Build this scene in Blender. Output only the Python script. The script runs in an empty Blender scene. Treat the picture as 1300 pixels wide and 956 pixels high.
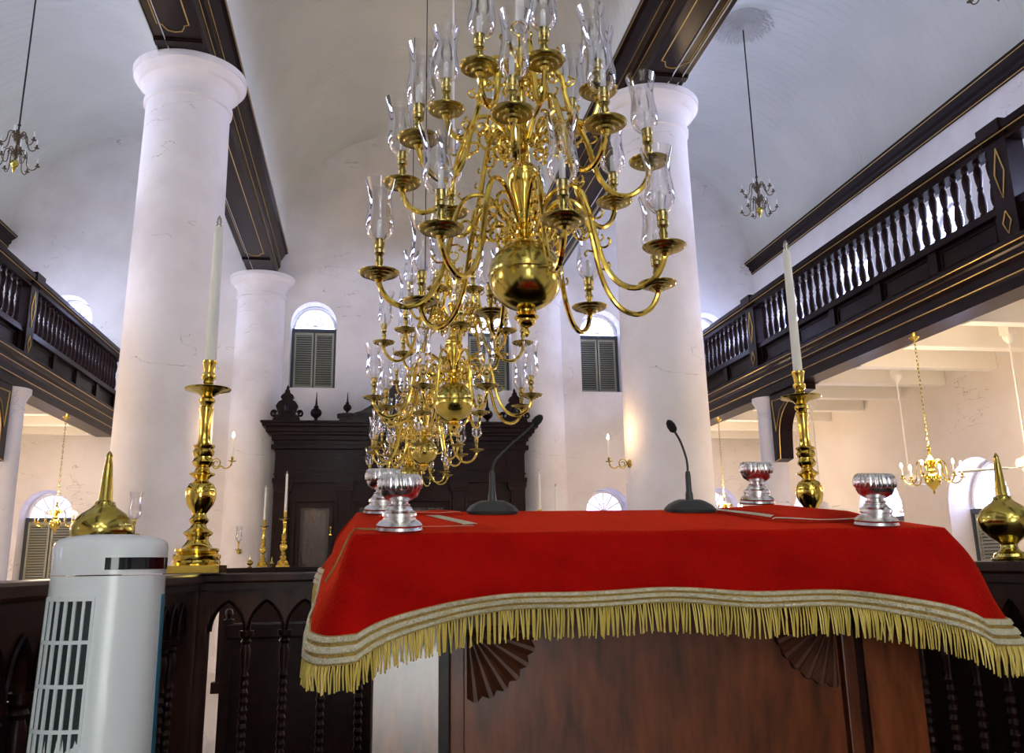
import bpy, bmesh, math, random
from mathutils import Vector, Matrix
from mathutils.geometry import tessellate_polygon
random.seed(7)
C = bpy.context.scene.collection
PI = math.pi
H = 1.7            # eye height above the sand floor; everything below is built with z = 0 at eye height and lifted by H at the end
XC = 0.611         # centre line of the nave
XL, XR = -2.11, 3.33     # column rows
YF, YB = 9.6, 17.05      # column positions
YW = 17.0          # far wall
YN = -7.0          # near wall, behind the photographer
WL, WR = -6.80, 8.02     # outer walls
ZF = -H            # sand floor
ZP = -1.05         # floor of the raised reading platform

# ------------------------------------------------------------------ materials
def newmat(name):
    m = bpy.data.materials.new(name); m.use_nodes = True
    nt = m.node_tree; nt.nodes.clear()
    return m, nt, nt.nodes, nt.links
def principled(name, col, rough=0.5, metal=0.0, noise=None, bump=0.0, bscale=30, coat=0.0, col2=None, nscale=4.0, stretch=(1,1,1), sheen=0.0, spec=0.5, ndetail=6, coatr=0.08):
    m, nt, N, L = newmat(name)
    out = N.new('ShaderNodeOutputMaterial'); b = N.new('ShaderNodeBsdfPrincipled')
    L.new(b.outputs[0], out.inputs[0])
    b.inputs['Base Color'].default_value = (*col, 1); b.inputs['Roughness'].default_value = rough
    b.inputs['Metallic'].default_value = metal
    b.inputs['Specular IOR Level'].default_value = spec
    if coat: b.inputs['Coat Weight'].default_value = coat; b.inputs['Coat Roughness'].default_value = coatr
    if sheen:
        b.inputs['Sheen Weight'].default_value = sheen; b.inputs['Sheen Roughness'].default_value = 0.35
        b.inputs['Sheen Tint'].default_value = (1, .065, .02, 1)
    tc = N.new('ShaderNodeTexCoord'); mp = N.new('ShaderNodeMapping'); mp.inputs['Scale'].default_value = stretch
    L.new(tc.outputs['Object'], mp.inputs[0])
    if col2 is not None:
        n = N.new('ShaderNodeTexNoise'); n.inputs['Scale'].default_value = nscale; n.inputs['Detail'].default_value = ndetail
        n.inputs['Roughness'].default_value = 0.6
        r = N.new('ShaderNodeValToRGB'); r.color_ramp.elements[0].color = (*col, 1); r.color_ramp.elements[1].color = (*col2, 1)
        r.color_ramp.elements[0].position = 0.35; r.color_ramp.elements[1].position = 0.68
        L.new(mp.outputs[0], n.inputs['Vector']); L.new(n.outputs[0], r.inputs[0]); L.new(r.outputs[0], b.inputs['Base Color'])
    if bump:
        n2 = N.new('ShaderNodeTexNoise'); n2.inputs['Scale'].default_value = bscale; n2.inputs['Detail'].default_value = 5
        bp = N.new('ShaderNodeBump'); bp.inputs['Strength'].default_value = bump; bp.inputs['Distance'].default_value = 0.02
        L.new(mp.outputs[0], n2.inputs['Vector']); L.new(n2.outputs[0], bp.inputs['Height']); L.new(bp.outputs[0], b.inputs['Normal'])
    return m
def emission(name, col, s):
    m, nt, N, L = newmat(name)
    out = N.new('ShaderNodeOutputMaterial'); e = N.new('ShaderNodeEmission')
    e.inputs[0].default_value = (*col, 1); e.inputs[1].default_value = s
    L.new(e.outputs[0], out.inputs[0]); return m
def plaster(name, c1, c2, crack=True):
    m, nt, N, L = newmat(name)
    out = N.new('ShaderNodeOutputMaterial'); b = N.new('ShaderNodeBsdfPrincipled'); L.new(b.outputs[0], out.inputs[0])
    b.inputs['Roughness'].default_value = 0.75; b.inputs['Specular IOR Level'].default_value = 0.25
    tc = N.new('ShaderNodeTexCoord')
    n = N.new('ShaderNodeTexNoise'); n.inputs['Scale'].default_value = 1.3; n.inputs['Detail'].default_value = 8; n.inputs['Roughness'].default_value = .62
    r = N.new('ShaderNodeValToRGB'); r.color_ramp.elements[0].color = (*c2, 1); r.color_ramp.elements[1].color = (*c1, 1)
    r.color_ramp.elements[0].position = .30; r.color_ramp.elements[1].position = .58
    L.new(tc.outputs['Object'], n.inputs['Vector']); L.new(n.outputs[0], r.inputs[0])
    last = r.outputs[0]
    if crack:   # thin hairline cracks in the old plaster
        w = N.new('ShaderNodeTexNoise'); w.inputs['Scale'].default_value = 1.1; w.inputs['Detail'].default_value = 5
        s1 = N.new('ShaderNodeMath'); s1.operation = 'SUBTRACT'; s1.inputs[1].default_value = .5
        ab = N.new('ShaderNodeMath'); ab.operation = 'ABSOLUTE'
        lt = N.new('ShaderNodeMath'); lt.operation = 'LESS_THAN'; lt.inputs[1].default_value = .0019
        msk = N.new('ShaderNodeTexNoise'); msk.inputs['Scale'].default_value = .9; msk.inputs['Detail'].default_value = 1
        gt = N.new('ShaderNodeMath'); gt.operation = 'GREATER_THAN'; gt.inputs[1].default_value = .60
        mu = N.new('ShaderNodeMath'); mu.operation = 'MULTIPLY'
        mp = N.new('ShaderNodeMapping'); mp.inputs['Scale'].default_value = (.6, .6, 2.2); mp.inputs['Location'].default_value = (3, 7, 1)
        L.new(tc.outputs['Object'], mp.inputs[0]); L.new(mp.outputs[0], w.inputs['Vector']); L.new(tc.outputs['Object'], msk.inputs['Vector'])
        L.new(w.outputs[0], s1.inputs[0]); L.new(s1.outputs[0], ab.inputs[0]); L.new(ab.outputs[0], lt.inputs[0])
        L.new(msk.outputs[0], gt.inputs[0]); L.new(lt.outputs[0], mu.inputs[0]); L.new(gt.outputs[0], mu.inputs[1])
        mx = N.new('ShaderNodeMix'); mx.data_type = 'RGBA'; mx.inputs[7].default_value = (c2[0]*.72, c2[1]*.7, c2[2]*.68, 1)
        L.new(mu.outputs[0], mx.inputs[0]); L.new(last, mx.inputs[6]); last = mx.outputs[2]
    L.new(last, b.inputs['Base Color'])
    n2 = N.new('ShaderNodeTexNoise'); n2.inputs['Scale'].default_value = 7; n2.inputs['Detail'].default_value = 6
    bp = N.new('ShaderNodeBump'); bp.inputs['Strength'].default_value = .35; bp.inputs['Distance'].default_value = .02
    L.new(tc.outputs['Object'], n2.inputs['Vector']); L.new(n2.outputs[0], bp.inputs['Height']); L.new(bp.outputs[0], b.inputs['Normal'])
    return m
def boards(name, c1, c2, axis, pitch):
    m, nt, N, L = newmat(name)
    out = N.new('ShaderNodeOutputMaterial'); b = N.new('ShaderNodeBsdfPrincipled'); L.new(b.outputs[0], out.inputs[0])
    b.inputs['Roughness'].default_value = .6
    tc = N.new('ShaderNodeTexCoord')
    w = N.new('ShaderNodeTexWave'); w.wave_type = 'BANDS'; w.bands_direction = axis; w.wave_profile = 'SAW'
    w.inputs['Scale'].default_value = 2*PI/(20*pitch)*1.0; w.inputs['Distortion'].default_value = 0
    r = N.new('ShaderNodeValToRGB'); r.color_ramp.elements[0].color = (.0, .0, .0, 1); r.color_ramp.elements[1].color = (1, 1, 1, 1)
    r.color_ramp.elements[1].position = .10
    L.new(tc.outputs['Object'], w.inputs['Vector']); L.new(w.outputs[0], r.inputs[0])
    n = N.new('ShaderNodeTexNoise'); n.inputs['Scale'].default_value = .8; n.inputs['Detail'].default_value = 6
    r2 = N.new('ShaderNodeValToRGB'); r2.color_ramp.elements[0].color = (*c2, 1); r2.color_ramp.elements[1].color = (*c1, 1)
    r2.color_ramp.elements[0].position = .35; r2.color_ramp.elements[1].position = .65
    L.new(tc.outputs['Object'], n.inputs['Vector']); L.new(n.outputs[0], r2.inputs[0]); L.new(r2.outputs[0], b.inputs['Base Color'])
    bp = N.new('ShaderNodeBump'); bp.inputs['Strength'].default_value = .5; bp.inputs['Distance'].default_value = .012
    L.new(r.outputs[0], bp.inputs['Height']); L.new(bp.outputs[0], b.inputs['Normal'])
    return m
def glassmat(name):
    m, nt, N, L = newmat(name)
    out = N.new('ShaderNodeOutputMaterial')
    tr = N.new('ShaderNodeBsdfTransparent'); tr.inputs[0].default_value = (.93, .935, .95, 1)
    gl = N.new('ShaderNodeBsdfGlossy'); gl.inputs['Roughness'].default_value = .03; gl.inputs[0].default_value = (1, 1, 1, 1)
    lw = N.new('ShaderNodeLayerWeight'); lw.inputs[0].default_value = .35
    pw = N.new('ShaderNodeMath'); pw.operation = 'MULTIPLY_ADD'; pw.inputs[1].default_value = .50; pw.inputs[2].default_value = .035
    cl = N.new('ShaderNodeMath'); cl.operation = 'MINIMUM'; cl.inputs[1].default_value = .6
    # seen edge-on the wall of the glass is thicker, so it absorbs more
    mc = N.new('ShaderNodeMix'); mc.data_type = 'RGBA'; mc.inputs[6].default_value = (.955, .955, .97, 1); mc.inputs[7].default_value = (.62, .62, .74, 1)
    L.new(lw.outputs['Facing'], mc.inputs[0]); L.new(mc.outputs[2], tr.inputs[0])
    mx = N.new('ShaderNodeMixShader')
    L.new(lw.outputs['Fresnel'], pw.inputs[0]); L.new(pw.outputs[0], cl.inputs[0]); L.new(cl.outputs[0], mx.inputs[0])
    L.new(tr.outputs[0], mx.inputs[1]); L.new(gl.outputs[0], mx.inputs[2]); L.new(mx.outputs[0], out.inputs[0])
    return m
M = {}
M['wall'] = plaster('wall_plaster', (.80, .775, .765), (.70, .67, .655))
M['warmwall'] = plaster('aisle_plaster', (.80, .745, .69), (.74, .68, .62))
M['column'] = plaster('column_plaster', (.84, .815, .81), (.735, .70, .68))
M['vault'] = boards('vault_boards', (.76, .79, .765), (.69, .72, .695), 'Y', .16)
M['soffit'] = boards('soffit_boards', (.80, .77, .70), (.74, .70, .63), 'Y', .14)
M['whitepaint'] = principled('white_paint', (.82, .80, .74), .4)
M['sand'] = principled('white_sand', (.80, .76, .68), .95, bump=.6, bscale=60, col2=(.86, .82, .75), nscale=30)
M['mahogany'] = principled('dark_mahogany', (.007, .003, .003), .30, col2=(.017, .006, .005), nscale=5, stretch=(6, .6, 6), coat=.03, coatr=.12, spec=.11)
M['mahogany_z'] = principled('dark_mahogany_upright', (.012, .0045, .004), .36, col2=(.024, .008, .006), nscale=5, stretch=(8, 8, .8), coat=.03, coatr=.15, spec=.12)
M['darkpanel'] = principled('dark_door_panel', (.028, .012, .007), .25, col2=(.055, .024, .013), nscale=6, stretch=(8, 8, .6), coat=.4, coatr=.15)
M['redwood'] = principled('polished_mahogany', (.050, .011, .003), .36, col2=(.15, .036, .009), nscale=4.5, stretch=(5, 5, 1.2), coat=.07, coatr=.12, spec=.25)
M['glosswood'] = principled('high_gloss_mahogany', (.085, .018, .005), .25, col2=(.21, .052, .014), nscale=4.5, stretch=(5, 5, 1.2), coat=1.0, coatr=.16, spec=.5)
M['shellwood'] = principled('carved_shell_wood', (.045, .014, .006), .48, col2=(.09, .028, .012), nscale=9, spec=.3)
M['railwood'] = principled('railing_wood', (.018, .006, .004), .3, col2=(.045, .014, .008), nscale=5, stretch=(5, 5, 1.2), coat=.05, coatr=.15, spec=.16)
M['gold'] = principled('gilt_line', (.62, .42, .14), .35, .9)
M['brass'] = principled('polished_brass', (.74, .54, .11), .13, 1.0, bump=.03, bscale=12)
M['brassdull'] = principled('aged_brass', (.52, .42, .10), .18, 1.0, bump=.05, bscale=14)
M['brassgreen'] = principled('cast_brass_collar', (.56, .40, .12), .25, 1.0, col2=(.34, .32, .16), nscale=40)
M['bronze'] = principled('dark_bronze', (.10, .07, .035), .4, .7)
M['silver'] = principled('polished_silver', (.93, .92, .91), .26, 1.0, bump=.04, bscale=25)
M['wax'] = principled('candle_wax', (.88, .88, .80), .4)
M['tip'] = principled('candle_tip', (.45, .44, .40), .2, .8)
M['waxsmall'] = principled('candle_tube', (.90, .90, .88), .35)
M['velvet'] = principled('red_velvet', (.29, .002, .001), .8, col2=(.36, .0032, .0013), nscale=9, bump=.25, bscale=120, sheen=1.0, spec=.04)
M['fan'] = principled('white_plastic', (.86, .91, .91), .22, spec=.6)
M['fanblack'] = principled('black_gloss_plastic', (.004, .008, .012), .06)
M['fandark'] = principled('dark_vent', (.006, .016, .016), .6)
M['fanblue'] = principled('blue_plastic', (.06, .24, .36), .25)
M['mic'] = principled('grey_black_metal', (.025, .028, .03), .38)
M['foam'] = principled('black_foam', (.008, .008, .008), .9, bump=.6, bscale=300)
M['shutter'] = principled('shutter_paint', (.33, .34, .27), .5)
M['shutterframe'] = principled('shutter_frame_paint', (.04, .05, .06), .5)
M['glass'] = glassmat('clear_glass')
M['rosette'] = principled('grey_stucco', (.62, .63, .61), .8)
M['cord'] = principled('white_cord', (.80, .80, .76), .5)
M['iron'] = principled('blackened_chain', (.03, .028, .022), .5, .6)
M['pane'] = emission('daylit_pane', (.50, .57, 1.0), 9)
M['panelow'] = emission('daylit_pane_low', (.54, .54, 1.0), 3.8)
M['door'] = emission('daylight_in_doorway', (.90, .94, .92), 7)
M['flame'] = emission('candle_bulb_flame', (1.0, .62, .25), 90)
# gold braid: three raised woven bands
def braid():
    m = principled('gold_braid', (.86, .74, .42), .45, .05, bump=.8, bscale=160, col2=(.99, .96, .80), nscale=90)
    return m
M['braid'] = braid()
M['braidgold'] = principled('gold_braid_ground', (.62, .40, .10), .4, .3, bump=.8, bscale=160)
M['fringe'] = principled('gold_fringe', (.74, .56, .13), .45, .1)

# ------------------------------------------------------------------ mesh builder
class MB:
    def __init__(s): s.bm = bmesh.new(); s.sm = True
    def face(s, pts):
        return s.bm.faces.new([s.bm.verts.new(p) for p in pts])
    def box(s, a, b, bev=0.0):
        x0, y0, z0 = [min(p) for p in zip(a, b)]; x1, y1, z1 = [max(p) for p in zip(a, b)]
        v = [s.bm.verts.new(p) for p in [(x0,y0,z0),(x1,y0,z0),(x1,y1,z0),(x0,y1,z0),(x0,y0,z1),(x1,y0,z1),(x1,y1,z1),(x0,y1,z1)]]
        fs = [s.bm.faces.new([v[i] for i in q]) for q in [(0,3,2,1),(4,5,6,7),(0,1,5,4),(1,2,6,5),(2,3,7,6),(3,0,4,7)]]
        if bev:
            es = list({e for f in fs for e in f.edges})
            bmesh.ops.bevel(s.bm, geom=es, offset=bev, segments=2, affect='EDGES', profile=.6)
        return s
    def lathe(s, prof, loc=(0,0,0), seg=24, ang=2*PI, flute=None):
        x0, y0, z0 = loc; rings = []
        for r, z in prof:
            if r < 1e-5: rings.append([s.bm.verts.new((x0, y0, z0+z))])
            else:
                rings.append([s.bm.verts.new((x0+(r*(1+(flute(k, z) if flute else 0)))*math.cos(2*PI*k/seg), y0+(r*(1+(flute(k, z) if flute else 0)))*math.sin(2*PI*k/seg), z0+z)) for k in range(seg)])
        for A, B in zip(rings, rings[1:]):
            for k in range(seg):
                k2 = (k+1) % seg
                if len(A) == 1 and len(B) == 1: continue
                if len(A) == 1: s.bm.faces.new((A[0], B[k2], B[k]))
                elif len(B) == 1: s.bm.faces.new((A[k], A[k2], B[0]))
                else: s.bm.faces.new((A[k], A[k2], B[k2], B[k]))
        return s
    def tube(s, pts, rad, seg=8, cap=True):
        pts = [Vector(p) for p in pts]; n = len(pts)
        if not hasattr(rad, '__len__'): rad = [rad]*n
        rings = []; up = Vector((0,0,1)); prev = None
        for i, p in enumerate(pts):
            t = (pts[min(i+1, n-1)]-pts[max(i-1, 0)]).normalized()
            if prev is None:
                a = t.cross(up)
                if a.length < 1e-3: a = t.cross(Vector((1,0,0)))
                a.normalize()
            else:
                a = prev-t*prev.dot(t)
                if a.length < 1e-4: a = t.orthogonal()
                a.normalize()
            prev = a; b = t.cross(a)
            rings.append([s.bm.verts.new(p+(a*math.cos(2*PI*k/seg)+b*math.sin(2*PI*k/seg))*rad[i]) for k in range(seg)])
        for A, B in zip(rings, rings[1:]):
            for k in range(seg): s.bm.faces.new((A[k], A[(k+1)%seg], B[(k+1)%seg], B[k]))
        if cap and n > 1: s.bm.faces.new(rings[0][::-1]); s.bm.faces.new(rings[-1])
        return s
    def torus(s, c, R, r, axis='z', seg=20, sec=8, rot=None):
        pts = []
        for k in range(seg+1):
            a = 2*PI*k/seg
            v = {'z': Vector((math.cos(a)*R, math.sin(a)*R, 0)), 'y': Vector((math.cos(a)*R, 0, math.sin(a)*R)), 'x': Vector((0, math.cos(a)*R, math.sin(a)*R))}[axis]
            if rot: v = rot @ v
            pts.append(Vector(c)+v)
        return s.tube(pts, r, sec, cap=False)
    def prism(s, outline, mapf, d0, d1, holes=()):
        """solid with a 2D outline (and holes), mapf(u, v, d) -> xyz"""
        loops = [list(outline)]+[list(h) for h in holes]
        flat = [p for l in loops for p in l]
        tris = tessellate_polygon([[Vector((u, v, 0)) for u, v in l] for l in loops])
        A = [s.bm.verts.new(mapf(u, v, d0)) for u, v in flat]; B = [s.bm.verts.new(mapf(u, v, d1)) for u, v in flat]
        for t in tris:
            try: s.bm.faces.new([A[i] for i in t]); s.bm.faces.new([B[i] for i in t][::-1])
            except ValueError: pass
        k = 0
        for l in loops:
            n = len(l)
            for i in range(n): s.bm.faces.new((A[k+i], A[k+(i+1)%n], B[k+(i+1)%n], B[k+i]))
            k += n
        return s
    def profile_y(s, prof, y0, y1):   # prof = closed (x, z) polygon swept along y
        return s.prism(prof, lambda u, v, d: (u, d, v), y0, y1)
    def build(s, name, mat, parent=None, smooth=True, loc=(0,0,0), split=35, **tags):
        bm = s.bm
        bmesh.ops.recalc_face_normals(bm, faces=bm.faces)
        me = bpy.data.meshes.new(name)
        if smooth:
            lim = math.radians(split)
            for f in bm.faces: f.smooth = True
            for e in bm.edges:
                if len(e.link_faces) == 2 and e.calc_face_angle(0) > lim: e.smooth = False
        bm.to_mesh(me); bm.free()
        if mat is not None: me.materials.append(M[mat] if isinstance(mat, str) else mat)
        o = bpy.data.objects.new(name, me); C.objects.link(o); o.location = loc
        if parent is not None: o.parent = parent
        for k, v in tags.items(): o[k] = v
        return o
def empty(name, loc=(0,0,0), rz=0, **tags):
    o = bpy.data.objects.new(name, None); C.objects.link(o); o.location = loc; o.rotation_euler = (0,0,rz); o.empty_display_size = .1
    for k, v in tags.items(): o[k] = v
    return o
def copy_tree(o, parent=None):
    c = o.copy(); C.objects.link(c)
    if parent is not None: c.parent = parent
    for ch in list(o.children): copy_tree(ch, c)
    return c
def spline(pts, n=6):
    P = [Vector(p) for p in pts]; P = [2*P[0]-P[1]]+P+[2*P[-1]-P[-2]]; out = []
    for i in range(1, len(P)-2):
        for k in range(n):
            t = k/n; a, b, c, d = P[i-1:i+3]
            out.append(.5*((2*b)+(-a+c)*t+(2*a-5*b+4*c-d)*t*t+(-a+3*b-3*c+d)*t*t*t))
    out.append(P[-2]); return out
def arch(cx, w, zb, zt, n=14):
    r = w/2; zs = zt-r
    return [(cx-r, zb), (cx+r, zb)]+[(cx+r*math.cos(PI*k/n), zs+r*math.sin(PI*k/n)) for k in range(n+1)]
def S(kind='structure'): return dict(kind=kind)

# ------------------------------------------------------------------ the hall
MB().box((WL-.6, YN-.6, ZF-.2), (WR+.6, YW+.6, ZF)).build('floor', 'sand', smooth=False, **S())
ZSP = 6.35; RN = 2.34; ZSA = 6.14
WU = (3.33, 5.04)      # upper windows sill / top
WLo = (-.33, 1.42)     # lower windows
back_w = [(XC-1.72, WU), (XC+1.72, WU)]+[(x, w) for x in (4.62, 6.88, -3.36, -5.60) for w in (WU, WLo)]
holes = [arch(x, .87, w[0], w[1]) for x, w in back_w]
MB().prism([(WL-.6, ZF), (WR+.6, ZF), (WR+.6, 9.6), (WL-.6, 9.6)], lambda u, v, d: (u, d, v), YW, YW+.5, holes).build('wall_far', 'wall', smooth=False, **S())
side_y = [10.85, 13.2, 15.55, 8.5, 6.15, 3.8, 1.45]
su = [arch(y, 1.1, 3.33, 5.04) for y in side_y]; sl = [arch(y, 1.25, -.45, 1.30) for y in side_y]
rect = [(YN, ZF), (YW, ZF), (YW, 6.9), (YN, 6.9)]
for nm, X, sg in (('wall_right', WR, 1), ('wall_left', WL, -1)):
    MB().prism([(YN, 2.5), (YW, 2.5), (YW, 6.9), (YN, 6.9)], lambda u, v, d: (X+sg*d, u, v), 0, .55, su).build(nm, 'wall', smooth=False, **S())
    MB().prism([(YN, ZF), (YW, ZF), (YW, 2.5), (YN, 2.5)], lambda u, v, d: (X+sg*d, u, v), 0, .55, sl).build(nm, 'warmwall', smooth=False, **S())
dhole = [(-.15, ZF), (1.75, ZF), (1.75, 1.3), (-.15, 1.3)]
MB().prism([(WL-.6, ZF-.1), (WR+.6, ZF-.1), (WR+.6, 9.6), (WL-.6, 9.6)], lambda u, v, d: (u, d, v), YN-.5, YN,
           [[(-.25, ZF+.01), (1.9, ZF+.01), (1.9, 1.4), (-.25, 1.4)], arch(XC, 1.8, 6.3, 8.1), arch(XC-1.8, 1.1, 3.2, 5.0), arch(XC+1.8, 1.1, 3.2, 5.0), arch(4.4, 1.1, 3.2, 5.0), arch(-3.2, 1.1, 3.2, 5.0), arch(5.0, 1.2, -.6, 1.3), arch(-3.8, 1.2, -.6, 1.3)]).build('wall_near', 'wall', smooth=False, **S())  # the high middle opening is for the added gable window

# vaulted ceilings
def vault(x0, x1, zb0, zb1, zs, name):
    cx = (x0+x1)/2; r = (x1-x0)/2; mb = MB(); n = 40
    inn = [(x0, zb0)]+[(cx-r*math.cos(PI*k/n), zs+r*math.sin(PI*k/n)) for k in range(n+1)]+[(x1, zb1)]
    outr = [(x1+.12, zb1)]+[(cx+(r+.12)*math.cos(PI*k/n), zs+(r+.12)*math.sin(PI*k/n)) for k in range(n+1)]+[(x0-.12, zb0)]
    A = [[mb.bm.verts.new((x, y, z)) for x, z in inn] for y in (YN, YW)]; B = [[mb.bm.verts.new((x, y, z)) for x, z in outr[::-1]] for y in (YN, YW)]
    for L in (A, B):
        for i in range(len(inn)-1): mb.bm.faces.new((L[0][i], L[0][i+1], L[1][i+1], L[1][i]))
    return mb.build(name, 'vault', split=50, **S())
vault(XC-RN, XC+RN, 6.15, 6.15, ZSP, 'ceiling')
vault(XR+.17, WR-.004, 5.45, 6.02, ZSA, 'ceiling')
vault(WL+.004, XL-.24, 6.02, 5.45, ZSA, 'ceiling')

# ---- windows
win_n = [0]
def window(mapf, w, zb, zt, pane, glazed=False):
    """mapf(u, d, z): u along the wall, d depth into the reveal"""
    win_n[0] += 1
    root = empty('window_%d' % win_n[0], (0,0,0), kind='structure')
    r = w/2; zs = zt-r; dg = .34; ri = r-.05
    n = 16
    # glazed lunette
    lun = [(-ri, zs-.06)]+[(-ri*math.cos(PI*k/n), zs+ri*math.sin(PI*k/n)) for k in range(n+1)]+[(ri, zs-.06)]
    MB().prism(lun, lambda u, v, d: mapf(u, d, v), dg+.04, dg+.05).build('pane', pane, root, smooth=False)
    f = MB()
    for k in (1, 2, 3, 4, 5):
        a = PI*k/6
        f.tube([mapf(.02*math.cos(a), dg+.02, zs+.02*math.sin(a)), mapf(ri*math.cos(a), dg+.02, zs+ri*math.sin(a))], .014, 5)
    f.tube([mapf(ri*math.cos(PI*k/n), dg+.02, zs+ri*math.sin(PI*k/n)) for k in range(n+1)], .028, 6)
    f.tube([mapf(.16*math.cos(PI*k/n), dg+.02, zs+.16*math.sin(PI*k/n)) for k in range(n+1)], .008, 5)
    f.build('fanlight_frame', 'whitepaint', root)
    def bx(mb, u0, u1, d0, d1, z0, z1):
        mb.prism([(u0, z0), (u1, z0), (u1, z1), (u0, z1)], lambda u, v, d: mapf(u, d, v), d0, d1)
    fr = MB()
    bx(fr, -r+.005, r-.005, dg-.02, dg+.06, zs-.10, zs-.03); bx(fr, -r+.005, -r+.05, dg-.02, dg+.06, zb+.005, zs-.10); bx(fr, r-.05, r-.005, dg-.02, dg+.06, zb+.005, zs-.10)
    bx(fr, -r+.05, r-.05, dg-.02, dg+.06, zb+.005, zb+.05)
    fr.build('frame', 'shutterframe', root, smooth=False)
    if glazed:
        MB().prism([(-ri, zb+.05), (ri, zb+.05), (ri, zs-.10), (-ri, zs-.10)], lambda u, v, d: mapf(u, d, v), dg+.04, dg+.05).build('pane', pane, root, smooth=False)
        g_ = MB(); g_.tube([mapf(0, dg+.02, zb+.05), mapf(0, dg+.02, zs-.1)], .02, 5)
        for q in (.33, .66): g_.tube([mapf(-ri, dg+.02, zb+(zs-zb)*q), mapf(ri, dg+.02, zb+(zs-zb)*q)], .012, 5)
        g_.build('glazing_bar', 'whitepaint', root)
        return root
    for s in (-1, 1):
        sh = MB(); a, b = (.012, r-.055) if s > 0 else (-r+.055, -.012)
        zt2 = zs-.105; z = zb+.055
        bx(sh, a, a+.035, dg, dg+.03, z, zt2); bx(sh, b-.035, b, dg, dg+.03, z, zt2); bx(sh, a+.035, b-.035, dg, dg+.03, z, z+.05); bx(sh, a+.035, b-.035, dg, dg+.03, zt2-.05, zt2)
        zz = z+.07
        while zz < zt2-.06:
            sh.face([mapf(a+.03, dg+.030, zz+.022), mapf(b-.03, dg+.030, zz+.022), mapf(b-.03, dg, zz-.012), mapf(a+.03, dg, zz-.012)])
            zz += .046
        sh.build('shutter', 'shutter', root, smooth=False)
    bk = MB(); bx(bk, -r+.05, r-.05, dg+.07, dg+.09, zb+.05, zs-.10); bk.build('backing', 'shutterframe', root, smooth=False)
    return root
for x, w in back_w: window(lambda u, d, z, x=x: (x+u, YW+d, z), .87, w[0], w[1], 'pane' if w is WU else 'panelow')
for y in side_y:
    window(lambda u, d, z, y=y: (WR+d, y+u, z), 1.1, 3.33, 5.04, 'pane', True); window(lambda u, d, z, y=y: (WL-d, y-u, z), 1.1, 3.33, 5.04, 'pane', True)
    window(lambda u, d, z, y=y: (WR+d, y+u, z), 1.25, -.45, 1.30, 'pane'); window(lambda u, d, z, y=y: (WL-d, y-u, z), 1.25, -.45, 1.30, 'pane')
for x in (XC-1.8, XC+1.8, 4.4, -3.2): window(lambda u, d, z, x=x: (x-u, YN-d, z), 1.1, 3.2, 5.0, 'pane')
window(lambda u, d, z: (XC-u, YN-d, z), 1.8, 6.3, 8.1, 'pane')  # invented gable window, added behind the camera to light the nave vault
for x in (5.0, -3.8): window(lambda u, d, z, x=x: (x-u, YN-d, z), 1.2, -.6, 1.3, 'panelow')
MB().box((-.30, YN-.56, ZF), (1.95, YN-.54, 1.45)).build('door_1', 'door', smooth=False, **S())

# ------------------------------------------------------------------ architraves over the columns
def cartouche(mb, x0, x1, y0, y1, z, r=.0065):
    cx = (x0+x1)/2; w = (x1-x0)/2; pts = []
    e = [(-w, .12), (-w+.05, .10), (-w+.06, .06), (-w*.45, 0), (0, -.02), (w*.45, 0), (w-.06, .06), (w-.05, .10), (w, .12)]
    near = [(cx+u, y0+v, z) for u, v in e]; far = [(cx+u, y1-v, z) for u, v in e]
    pts = near+far[::-1]+[near[0]]
    mb.tube(pts, r, 5)
ZB = 5.48
for xc, sg, lab in ((XL, 1, 1), (XR, -1, 2)):
    # sg = direction of the nave
    xo, xi = xc-sg*.24, xc+sg*.26
    prof = [(xo, ZB), (xi, ZB), (xi+sg*.02, ZB+.03), (xi+sg*.02, ZB+.20), (xi+sg*.06, ZB+.23), (xi+sg*.06, ZB+.36), (xi+sg*.09, ZB+.40), (xi+sg*.15, ZB+.50), (xi+sg*.19, ZB+.52), (xi+sg*.19, ZB+.60), (xi+sg*.16, ZB+.66), (xi, ZB+.70), (xo, ZB+.70)]
    t = empty('trim_%d' % lab, (0,0,0), kind='structure')
    MB().profile_y(prof, YN, YW-.02).build('architrave', 'mahogany', t, smooth=False)
    g = MB()
    for dx, dz in ((.026, .19), (.066, .355), (.196, .525)):
        g.tube([(xi+sg*dx, YN, ZB+dz), (xi+sg*dx, YW-.03, ZB+dz)], .006, 5)
    ys = [YF+6.95*k for k in (-2, -1, 0, 1)]
    ys[-1] = 16.6
    for a, b in zip(ys, ys[1:]):
        cartouche(g, min(xo+sg*.09, xi-sg*.09), max(xo+sg*.09, xi-sg*.09), a+1.05, b-.95, ZB-.004)
    g.build('gilt_line', 'gold', t)
    q = MB()
    for a, b in zip(ys, ys[1:]):
        for yy in (a+.78, b-.74):
            q.box((min(xo, xi), yy-.05, ZB-.028), (max(xo, xi), yy+.05, ZB)); q.box((min(xo, xi), yy-.075, ZB-.012), (max(xo, xi), yy+.075, ZB))
    q.build('moulding', 'mahogany', t, smooth=False)
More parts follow.
